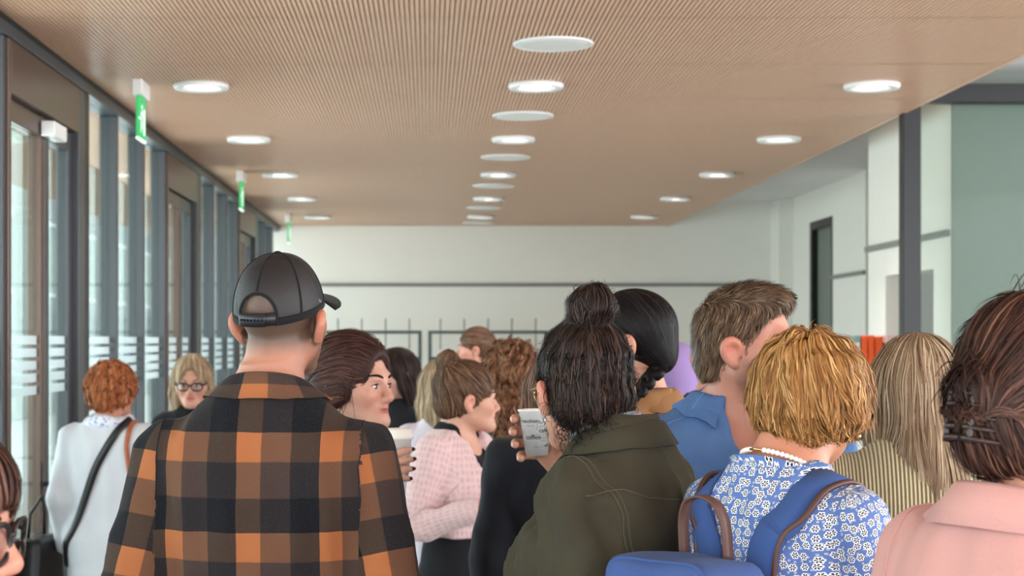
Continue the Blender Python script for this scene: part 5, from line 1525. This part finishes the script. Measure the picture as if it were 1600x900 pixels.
    for d in (1, -1):
        path = [(d * .045, -.165, zt - .12), (d * .055, -.165, zt - .03), (d * .075, -.15, zt + .04), (d * .095, -.13, s.zs - .02), (d * .105, -.06, s.zs + .05), (d * .108, .02, s.zs + .04), (d * .115, .10, s.zs - .04), (d * .135, .12, s.zs - .15), (d * .16, .04, s.zs - .26), (d * .15, -.10, s.zs - .34)]
        st = s.band(path, .052, M_strap, b, 60, .006, .003, 'shoulder_strap')
        s.band([(p[0] + d * .026, p[1], p[2]) for p in path], .008, M_brownleather, st, 60, .0075, .003, 'strap_edging')
    return s
floral_woman()
# ------------------------------------------------------------------ woman with a black braid
def braid_woman():
    s = Person('woman with sleek black braided hair and camel jacket behind the topknot', 999, 4.05, 1.785, 66, head=(8, 2, 0), sex='f', tone=(214, 166, 144), detail=1, seed=41, wide=1.05, headoff=(0, 0, -.024))
    s.body(); s.eyes(H_black); s.glasses(M_frame, M_lens, thick=.0016)
    jk = s.garment('camel_jacket', M_camel, infl=.024, hem=.62, sleeve=(.068, .060, .05), wr=.005, wscale=.14, vfold=.004, neckcut=((0, .10, 1.47 * s.k), (.06, .09, .10)))
    s.collar(M_camel, jk, z=1.47, r=(.078, .080), c=(0, -.008), stand=.028, leaf=.062, spread=.045, gap=.9)
    k = s.k
    s.band([(-.05, .02, 1.50 * k), (-.055, .09, 1.44 * k), (-.05, .14, 1.36 * k), (-.045, .16, 1.2 * k)], .05, M_rose, s.root, 30, .006, .006, 'scarf')
    s.trousers(M_jeans); shoes(s, M_shoe)
    def prims(E, C, F):
        scalp(E, .012, ears=True, cz=.0); E((0, -.075, -.03), (.055, .045, .05), .03); E((0, .130, -.045), (.080, .076, .105), .01, 'sub')
        for d in (1, -1): E((d * .10, .006, -.014), (.032, .026, .040), .008, 'sub')
    tw = toward((-.02, -.12, -.10))
    s.hair(H_black, prims, tw, 3200, .20, width=.0022, lift=(.0003, .003), curl=.02)
    # braid: three strands plaited over the left shoulder
    br = empty('braid'); br.parent = s.root
    n = 60; path = []
    for t in np.linspace(0, 1, n):
        path.append(s.hc + np.array([-.050 - .085 * min(1, t * 2), -.085 + .13 * t ** .8, -.065 - .26 * t]))
    for j in range(3):
        pts = []
        for i, t in enumerate(np.linspace(0, 1, n)):
            a = t * 24 + j * 2 * math.pi / 3; w = .017 * (1 - .35 * t)
            pts.append(path[i] + np.array([math.sin(a) * w * .6, math.sin(a) * w * .5 + math.cos(2 * a) * .004, math.cos(2 * a) * .006]))
        tube('braid_strand', pts, [.013 * (1 - .4 * t) for t in np.linspace(0, 1, n)], H_black, br, 8)
    return s
braid_woman()

# ------------------------------------------------------------------ woman with long ash blond hair
def longhair_woman():
    s = Person('woman with long straight ash blond hair and ribbed beige jumper', 1438, 3.22, 1.705, -8, head=(4, 2, 0), sex='f', tone=(222, 176, 154), detail=1, seed=51, wide=1.08, headoff=(0, .015, -.055))
    s.body(); s.eyes(H_ashblond)
    j = s.garment('ribbed_jumper', M_rib, infl=.026, hem=.66, sleeve=(.072, .066, .05), wr=.004, wscale=.16, vfold=.003, top=1.50)
    s.collar(M_rib, j, z=1.478, r=(.072, .070), c=(0, -.010), stand=.020, leaf=.02, spread=.004, gap=.02, fold=False, name='neckband')
    s.trousers(M_jeans); shoes(s, M_shoe)
    def prims(E, C, F):
        scalp(E, .014, ears=False)
        F.chain([(.0, -.055, .0), (.006, -.085, -.12), (.030, -.112, -.20), (.050, -.130, -.30)], [.083, .068, .050, .030], .04)
        for d in (1, -1): F.chain([(d * .065, -.01, .03), (d * .074, -.035, -.07), (d * .058 + .012, -.080, -.14), (d * .030 + .04, -.115, -.24)], [.032, .030, .028, .018], .03)
        E((0, .135, -.05), (.078, .080, .125), .012, 'sub')
    cr = np.array([0.0, -.02, .14])
    def flow(P, t):
        D = P - cr; D[:, 2] = 0; D = D / (np.linalg.norm(D, axis=1)[:, None] + 1e-6) * np.clip((P[:, 2] + .02) / .12, 0, 1)[:, None]; D[:, 2] -= 1.0; return D
    s.hair(H_ashblond, prims, flow, 3600, .26, seg=16, width=.0024, lift=(.0005, .008), curl=.03, fuzz=.010, minz=-.40, step=.008, tipfree=.1)
    return s
longhair_woman()

# ------------------------------------------------------------------ woman with a brown updo and claw clip
def updo_woman():
    s = Person('woman in a dusty pink shirt with brown hair gathered in a claw clip', 1612, 2.1, 1.70, -62, head=(-2, 8, 0), sex='f', tone=(214, 160, 134), detail=1, seed=61, wide=1.05, headoff=(0, .015, -.026))
    s.body(); s.eyes(H_updo)
    sh = s.garment('pink_shirt', M_pinkc, infl=.024, hem=.70, sleeve=(.070, .062, .05), wr=.005, wscale=.15, vfold=.004, rings=.002, top=1.495)
    s.collar(M_pinkc, sh, z=1.478, r=(.078, .080), c=(0, -.012), stand=.036, leaf=.058, spread=.036, gap=.6)
    ms = plain('pink_stitching', srgb(196, 140, 134), 0.9)
    for d in (1, -1):
        x = d * (s.sx + .006)
        s.seam([(x, .06, s.zs + .03), (x, .0, s.zs + .06), (x, -.06, s.zs + .03), (x, -.10, s.zs - .04), (x - d * .01, -.10, s.zs - .11)], ms, sh, .0013)
        s.seam([(d * .075, -.02, 1.50 * s.k), (d * .12, -.01, 1.46 * s.k), (d * .17, .0, 1.42 * s.k)], ms, sh, .0010)
    s.trousers(M_navy); shoes(s, M_shoe)
    tw_ = np.array([0, -.125, -.02])
    def prims(E, C, F):
        scalp(E, .022, ears=False); E((0, -.045, .075), (.075, .075, .070), .03)
        E((0, -.105, -.03), (.048, .042, .058), .025); E((0, -.140, .015), (.030, .030, .022), .02); E((0, -.06, -.055), (.060, .050, .035), .03)
        E((0, .130, -.045), (.080, .076, .105), .012, 'sub')
        for d in (1, -1): E((d * .102, .006, -.018), (.032, .024, .034), .008, 'sub')
    def flow(P, t):
        D = tw_ - P; D = D / (np.linalg.norm(D, axis=1)[:, None] + 1e-6)
        D[:, 2] += .5 * (P[:, 2] < -.02); return D
    s.hair(H_updo, prims, flow, 3800, .17, width=.0024, lift=(.001, .010), curl=.10, fuzz=.016, tipfree=.10)
    # wisps on the crown and the tuft above the clip
    rng = s.rng; V = []; F = []
    for q in range(46):
        if q < 18:
            c0 = np.array([rng.uniform(-.05, .05), rng.uniform(-.06, .05), .145]); dr = np.array([rng.uniform(-.3, .3), rng.uniform(-1, .4), .35]); ln = rng.uniform(.03, .06)
        else:
            c0 = np.array([rng.uniform(-.02, .03), -.145, rng.uniform(.0, .03)]); dr = np.array([rng.uniform(-.6, .6), -1, rng.uniform(-.1, .9)]); ln = rng.uniform(.03, .055)
        dr /= np.linalg.norm(dr)
        pts = [s.hp(c0 + dr * ln * t + np.array([0, 0, 1]) * (.024 * math.sin(t * 2.6) - .03 * t * t)) for t in np.linspace(0, 1, 12)]
        v, f = tube_arrays(pts, [(.0009 if q < 18 else .0020) * (1.1 - .85 * t) for t in np.linspace(0, 1, 12)], 4, False); b = len(V); V += v; F += [tuple(i + b for i in g) for g in f]
    tag(mesh_obj('loose_strands', V, F, H_updo, s.root, True), kind='stuff')
    # claw clip: a hinge and curved teeth on both sides
    cl = empty('claw_clip'); cl.parent = s.root; cl['label'] = 'dark tortoiseshell claw clip'
    mt = plain('tortoiseshell', srgb(40, 24, 20), 0.35, vary=0.5, nscale=60)
    tube('hinge', [s.hp((0, -.160, .012)), s.hp((0, -.165, -.045))], .005, mt, cl, 8)
    for d in (1, -1):
        for z in np.linspace(.008, -.050, 5):
            tube('tooth', [s.hp((d * x, y, z - .004 * abs(x) * 100 * .2)) for x, y in ((.0, -.160), (.018, -.166), (.036, -.150), (.046, -.128), (.050, -.108))], [.0046, .0046, .0040, .0032, .0020], mt, cl, 7)
        rib = [s.hp((d * .020, -.163, z)) for z in np.linspace(.016, -.058, 8)]; tube('rib', rib, .0045, mt, cl, 7)
    for d in (1, -1):
        ring = [s.hp((d * .0835, .0 + .006 * math.cos(a), -.056 + .006 * math.sin(a))) for a in np.linspace(0, 6.28, 14)]
        tube('earring', ring, .0014, M_silver, s.root, 5)
    return s
updo_woman()

# ------------------------------------------------------------------ face at the left edge
def edge_person():
    Y = 1.85
    s = Person('person with dark fringe and thick glasses cut off by the left picture edge', -200, Y, 1.565, -92, head=(-6, 4, 0), sex='f', tone=(214, 158, 136), detail=1, seed=71, headoff=(0, .03, -.01))
    s.body(); s.eyes(H_dark); s.glasses(M_frame, M_lens, w=.030, hgt=.023, thick=.0036)
    s.garment('dark_jumper', M_black2, infl=.020, hem=.72, sleeve=(.066, .058, .046))
    s.trousers(M_jeans); shoes(s, M_shoe)
    def prims(E, C, F):
        scalp(E, .018, ears=False, cz=-.012); E((0, .066, .066), (.058, .032, .030), .02)
        F.chain([(0, -.06, 0), (0, -.08, -.12)], [.075, .06], .03)
        for d in (1, -1): F.chain([(d * .07, .0, .03), (d * .078, -.01, -.07), (d * .07, -.03, -.14)], [.026, .024, .016], .02)
        E((0, .14, -.058), (.072, .082, .105), .01, 'sub')
    def flow(P, t):
        D = P - np.array([0, -.02, .14]); D[:, 2] = 0; D[:, 2] -= .14; return D
    s.hair(H_updo, prims, flow, 2600, .13, width=.0024, lift=(.0005, .008), curl=.06)
edge_person()
# ------------------------------------------------------------------ people further back
def simple(label, px, Y, h, yaw, head, tone, hairmat, prims, flow, top, seed, n=1500, ln=.12, width=.003, sex='f', detail=2, curl=.06, fuzz=.008, bumps=0.0, wide=1.0, infl=.02, hem=.7, sleeve=(.064, .056, .045), gname='top', arms=None, garm=True, brow=None, minz=None, headoff=(0, 0, 0), **kw):
    s = Person(label, px, Y, h, yaw, head=head, sex=sex, tone=tone, detail=detail, seed=seed, wide=wide, arms=arms, headoff=headoff)
    s.body(); s.eyes(brow or hairmat)
    if garm: s.top = s.garment(gname, top, infl=infl, hem=hem, sleeve=sleeve, wr=.005, wscale=.15, vfold=.003, **kw)
    s.trousers(M_jeans); shoes(s, M_shoe)
    if prims: s.hair(hairmat, prims, flow, n, ln, width=width, curl=curl, fuzz=fuzz, bumps=bumps, minz=minz)
    return s
def short(t, low=-.03):
    def prims(E, C, F):
        scalp(E, t, ears=True); E((0, -.065, low), (.062, .045, .045), .03); E((0, .13, -.045), (.082, .076, .105), .01, 'sub'); E((0, -.02, -.125), (.12, .14, .05), .01, 'sub')
    return prims
def longh(t, length, w=.075):
    def prims(E, C, F):
        scalp(E, t, ears=False); F.chain([(0, -.05, 0), (0, -.075, -.10), (0, -.10, -length)], [.078, w, w * .75], .04)
        for d in (1, -1): F.chain([(d * .066, .0, .03), (d * .078, -.005, -.06), (d * .078, -.02, -length * .9)], [.028, .028, .022], .03)
        E((0, .135, -.05), (.074, .080, .125), .012, 'sub'); E((0, .115, .035), (.052, .055, .062), .015, 'sub')
    return prims
def ffall(P, t):
    D = P - np.array([0, -.02, .14]); D[:, 2] = 0; D = D / (np.linalg.norm(D, axis=1)[:, None] + 1e-6) * np.clip((P[:, 2] + .02) / .12, 0, 1)[:, None]; D[:, 2] -= 1.0; return D

# woman in a pale coat
Yg = 7.2
g = simple('short ginger haired woman in a pale grey wool coat by the door', 172, Yg, 1.535, -12, (-16, 0, 0), (222, 166, 140), H_ginger, short(.026), downflow((0, -.03, .12), .8), M_coat, 81, n=1600, ln=.06, curl=.35, fuzz=.01, bumps=.006, wide=1.12, infl=.035, hem=.42, sleeve=(.078, .072, .06), gname='wool_coat')
# scarf
pts = [(.082 * math.cos(a), -.012 + .080 * math.sin(a), 1.478 * g.k + .008 * math.sin(a * 3)) for a in np.linspace(0, 2 * math.pi, 36)]
tube('scarf', pts, .030, M_scarf, g.root, 10)
g.band([(.10, -.02, g.zs + .06), (.06, -.14, g.zs - .02), (-.04, -.20, g.zs - .20), (-.16, -.20, g.zs - .42), (-.24, -.10, g.zs - .58)], .032, M_blackleather, g.root, 40, .006, .003, 'bag_strap')
g.band([(.115, .04, g.zs + .05), (.118, -.05, g.zs + .04), (.125, -.13, g.zs - .04), (.14, -.14, g.zs - .16)], .020, M_tanleather, g.root, 30, .006, .002, 'tan_strap')
hb = tag(empty('handbag', tuple(g.root.location), math.radians(g.yaw)), 'black leather shoulder bag hanging left of the pale wool coat', 'handbag')
F = Field(*[np.arange(a, b, .011, dtype=np.float32) for a, b in zip((-.46, -.22, .42), (-.22, .22, .86))])
def bagf(X, Y, Z):
    qx, qy, qz = np.abs(X + .335) - .045, np.abs(Y + .02) - .12 + (Z - .6) * .12, np.abs(Z - .64) - .13
    return np.sqrt(np.maximum(qx, 0) ** 2 + np.maximum(qy, 0) ** 2 + np.maximum(qz, 0) ** 2) - .03
F.add(bagf, (-.44, -.2, .44), (-.24, .2, .84), 0); V, Q = F.mesh(); np_mesh('bag_body', V, Q, M_blackleather, hb)
tube('bag_handle', [(-.335, -.10, .79), (-.33, -.09, .90), (-.31, -.02, .97), (-.33, .05, .90), (-.335, .06, .79)], .008, M_blackleather, hb, 8)
box('buckle', -.345, -.325, -.155, -.135, .74, .80, M_silver, hb)

# blond woman with glasses facing the camera
b = simple('blond woman with dark glasses facing the camera by the windows', 302, 7.9, 1.57, 176, (6, 10, 0), (222, 172, 150), H_blond, longh(.016, .20, .07), ffall, M_black2, 82, n=1600, ln=.22, gname='black_top')
b.glasses(M_frame, M_lens, w=.028, hgt=.019, thick=.0034)
# dark haired woman facing left
simple('woman with long dark hair and black top behind the lidded cup', 624, 8.0, 1.60, 128, (-10, 16, 0), (222, 172, 156), H_dark, longh(.014, .26, .07), ffall, M_black2, 83, n=1500, ln=.26, gname='black_top', minz=-.40)
# blond woman behind the pink cardigan
simple('woman with light blond hair half hidden behind the pink cardigan', 690, 7.1, 1.555, 10, (0, 0, 0), (222, 176, 156), H_blond, longh(.016, .24, .075), ffall, M_palel, 84, n=1300, ln=.24, gname='pale_top', minz=-.38)

# woman in a pink cardigan
def cardigan_woman():
    Y = 5.8
    s = Person('woman with a small topknot in a pink knitted cardigan and black dress', 716, Y, 1.59, -122, head=(44, 2, 0), sex='f', tone=(226, 176, 154), detail=2, seed=85, wide=1.04, headoff=(0, .01, -.028))
    Rr = s.arms['R'][0]
    s.arms['R'] = (Rr, np.array([.245, -.03, Rr[2] - .255]), np.array([.20, .19, Rr[2] - .185]))
    s.arms['L'] = (s.arms['L'][0], s.arms['L'][1], np.array([-.12, .23, Rr[2] - .15]))
    s.body(); s.eyes(H_brown)
    dr = s.garment('black_dress', M_black2, infl=.010, hem=.50, sleeve=(.05, .04, .03), cuff=.3, arms=(), wr=.003, neckcut=((0, .09, 1.46 * s.k), (.07, .07, .075)))
    def cut(F):
        sl, (X, Yy, Z) = F.win((-9, -9, -9), (9, 9, 9))
        w = .050 + .02 * (1.35 - Z)
        d = np.maximum(np.abs(X) - w, .06 - Yy)          # front opening
        F.v[:] = np.maximum(F.v, -d)
        F.v[:] = np.maximum(F.v, 1.075 * s.k - .002 - Z)
    cg = s.garment('pink_cardigan', M_lace, infl=.026, hem=1.06, sleeve=(.066, .060, .044), cuff=.98, wr=.005, wscale=.14, rings=.004, cutter=cut, top=1.48, neckcut=((0, .06, 1.50 * s.k), (.085, .10, .075)))
    s.trousers(M_black2); shoes(s, M_shoe)
    bun = (0, -.075, .135)
    def prims(E, C, F):
        scalp(E, .014, ears=True, earcut=(.03, .026, .036)); E((0, -.07, -.03), (.062, .048, .045), .03); E(bun, (.040, .038, .034), .010); E((0, .13, -.045), (.080, .076, .105), .01, 'sub')
    s.hair(H_brown, prims, mixflow(ring_bun(bun), toward((0, -.075, .115)), lambda P: np.linalg.norm(P - np.array(bun), axis=1) < .047), 1900, .12, width=.0028, curl=.1, fuzz=.008)
cardigan_woman()

# woman with a short ponytail near the racks
p = simple('woman with tied back hair facing left in front of the coat rack', 750, 9.5, 1.715, 84, (0, 2, 0), (226, 168, 148), H_brown, None, None, M_palel, 86, gname='pale_lilac_top')
def ponyp(E, C, F):
    scalp(E, .010, ears=True); E((0, -.065, -.02), (.05, .045, .045), .03); F.chain([(0, -.10, .03), (0, -.145, .02), (0, -.17, -.02)], [.016, .026, .016], .01); E((0, .13, -.045), (.080, .076, .105), .01, 'sub')
p.hair(H_brown, ponyp, toward((0, -.13, .03)), 1300, .12, width=.003)

# curly haired woman in dark green
def curlp(E, C, F):
    scalp(E, .034, ears=False); F.chain([(0, -.05, .0), (0, -.07, -.14), (0, -.075, -.22)], [.108, .112, .085], .04); E((0, .14, -.05), (.070, .080, .12), .02, 'sub')
simple('woman with long curly chestnut hair and dark green top', 800, 6.6, 1.620, -6, (0, 0, 0), (220, 170, 148), H_curly, curlp, ffall, M_dgreen, 87, n=2600, ln=.10, curl=.9, fuzz=.02, bumps=.012, gname='green_checked_top', minz=-.38)
# straight haired person in black
k_ = simple('person with tucked chestnut hair in a black jumper beside the printed cup', 872, 4.7, 1.65, 4, (4, 0, 0), (220, 170, 148), H_chest, longh(.014, .14, .062), ffall, M_black, 88, n=1900, ln=.18, width=.0026, gname='black_jumper', detail=2, wide=.98, arms=None, infl=.022, headoff=(0, 0, -.045))
# person with a lilac headscarf
h = simple('person in a lilac headscarf behind the camel jacket', 1056, 6.7, 1.625, -20, (0, 0, 0), (210, 160, 138), H_dark, None, None, M_navy, 89, gname='dark_coat')
def scarfp():
    F = Field(*[np.arange(a, b, .008, dtype=np.float32) for a, b in zip((-.2, -.2, -.30), (.2, .2, .17))])
    F.ell((0, -.012, .037), (.094, .118, .108), None, .01); F.chain([(0, -.03, -.03), (0, -.02, -.15), (0, -.02, -.22)], [.085, .10, .14], .05); F.ell((0, .14, -.02), (.062, .08, .095), None, .01, 'sub')
    V, Q = F.mesh(); V = h.hc + (V * h.hs) @ h.Rn.T
    np_mesh('headscarf', V, Q, M_lilac, h.root)
scarfp()
# grey haired man
m = simple('grey haired man mostly hidden behind the denim shirt', 1122, 5.6, 1.715, -30, (-5, 0, 0), (214, 152, 132), H_grey, short(.010), downflow((0, -.03, .12), 1.0), M_black2, 90, n=1500, ln=.03, sex='m', gname='dark_jacket')
# ------------------------------------------------------------------ small table with a bunch of flowers between the guests
Yt = 8.0; Xt = wx(1316, Yt)
tb = tag(empty('bistro_table', (Xt, Yt, 0)), 'round white high table under the red and blue flowers', 'table')
lathe('table_top', [(.002, .885), (.28, .885), (.29, .892), (.29, .905), (.285, .910), (.002, .910)], M_counter, tb, 40)
lathe('column', [(.035, .03), (.03, .06), (.03, .885), (.035, .885)], M_alu, tb, 16)
lathe('base', [(.002, 0), (.22, 0), (.22, .012), (.05, .03), (.002, .03)], M_alu, tb, 32)
vs = tag(empty('flower_bowl', (Xt, Yt, .910)), 'bowl of red, blue and white flowers on the high table', 'flowers')
lathe('bowl', [(.002, 0), (.05, 0), (.085, .035), (.095, .06), (.09, .06), (.08, .037), (.002, .01)], M_disc, vs, 28)
M_fl = [plain('red_petal', srgb(206, 54, 48), .6, vary=.15), plain('blue_petal', srgb(86, 78, 190), .6, vary=.15), plain('white_petal', srgb(232, 226, 230), .6, vary=.05)]
M_fleaf = plain('green_leaf', srgb(70, 104, 62), .6, vary=.15)
rg = random.Random(5); fm = []
for mt in M_fl:
    bm = bmesh.new()
    for ring, (nr, tl, rr) in enumerate(((7, .35, .026), (6, .8, .020), (4, 1.2, .012))):
        for q in range(nr):
            a = 2 * math.pi * (q + ring * .5) / nr; ca, sa = math.cos(a), math.sin(a); zr = rr * math.sin(tl); hr = rr * math.cos(tl)
            v = [bm.verts.new(p) for p in ((0, 0, 0), (hr * .6 * math.cos(a - .35), hr * .6 * math.sin(a - .35), zr * .7), (hr * ca, hr * sa, zr), (hr * .6 * math.cos(a + .35), hr * .6 * math.sin(a + .35), zr * .7))]
            bm.faces.new(v)
    me = bpy.data.meshes.new('blossom'); bm.to_mesh(me); bm.free(); me.materials.append(mt); fm.append(me)
for q in range(34):
    a = rg.uniform(0, 6.28); r = .12 * math.sqrt(rg.random()); o = link(bpy.data.objects.new('blossom', fm[q % 2 if q % 7 else 2]), vs)
    o.location = (r * math.cos(a), r * math.sin(a), .11 - r * r * 3.2 + rg.uniform(-.008, .008)); o.rotation_euler = (rg.uniform(-.5, .5) - r * 5 * math.sin(a), rg.uniform(-.5, .5) + r * 5 * math.cos(a), a); o.scale = (1.15,) * 3
for q in range(14):
    a = 2 * math.pi * q / 14; V = [(0, 0, 0), (.03, -.014, .012), (.065, 0, .008), (.03, .014, .012)]
    o = mesh_obj('leaf', V, [(0, 1, 2, 3)], M_fleaf, vs); o.location = (.075 * math.cos(a), .075 * math.sin(a), .055); o.rotation_euler = (0, -.2, a)
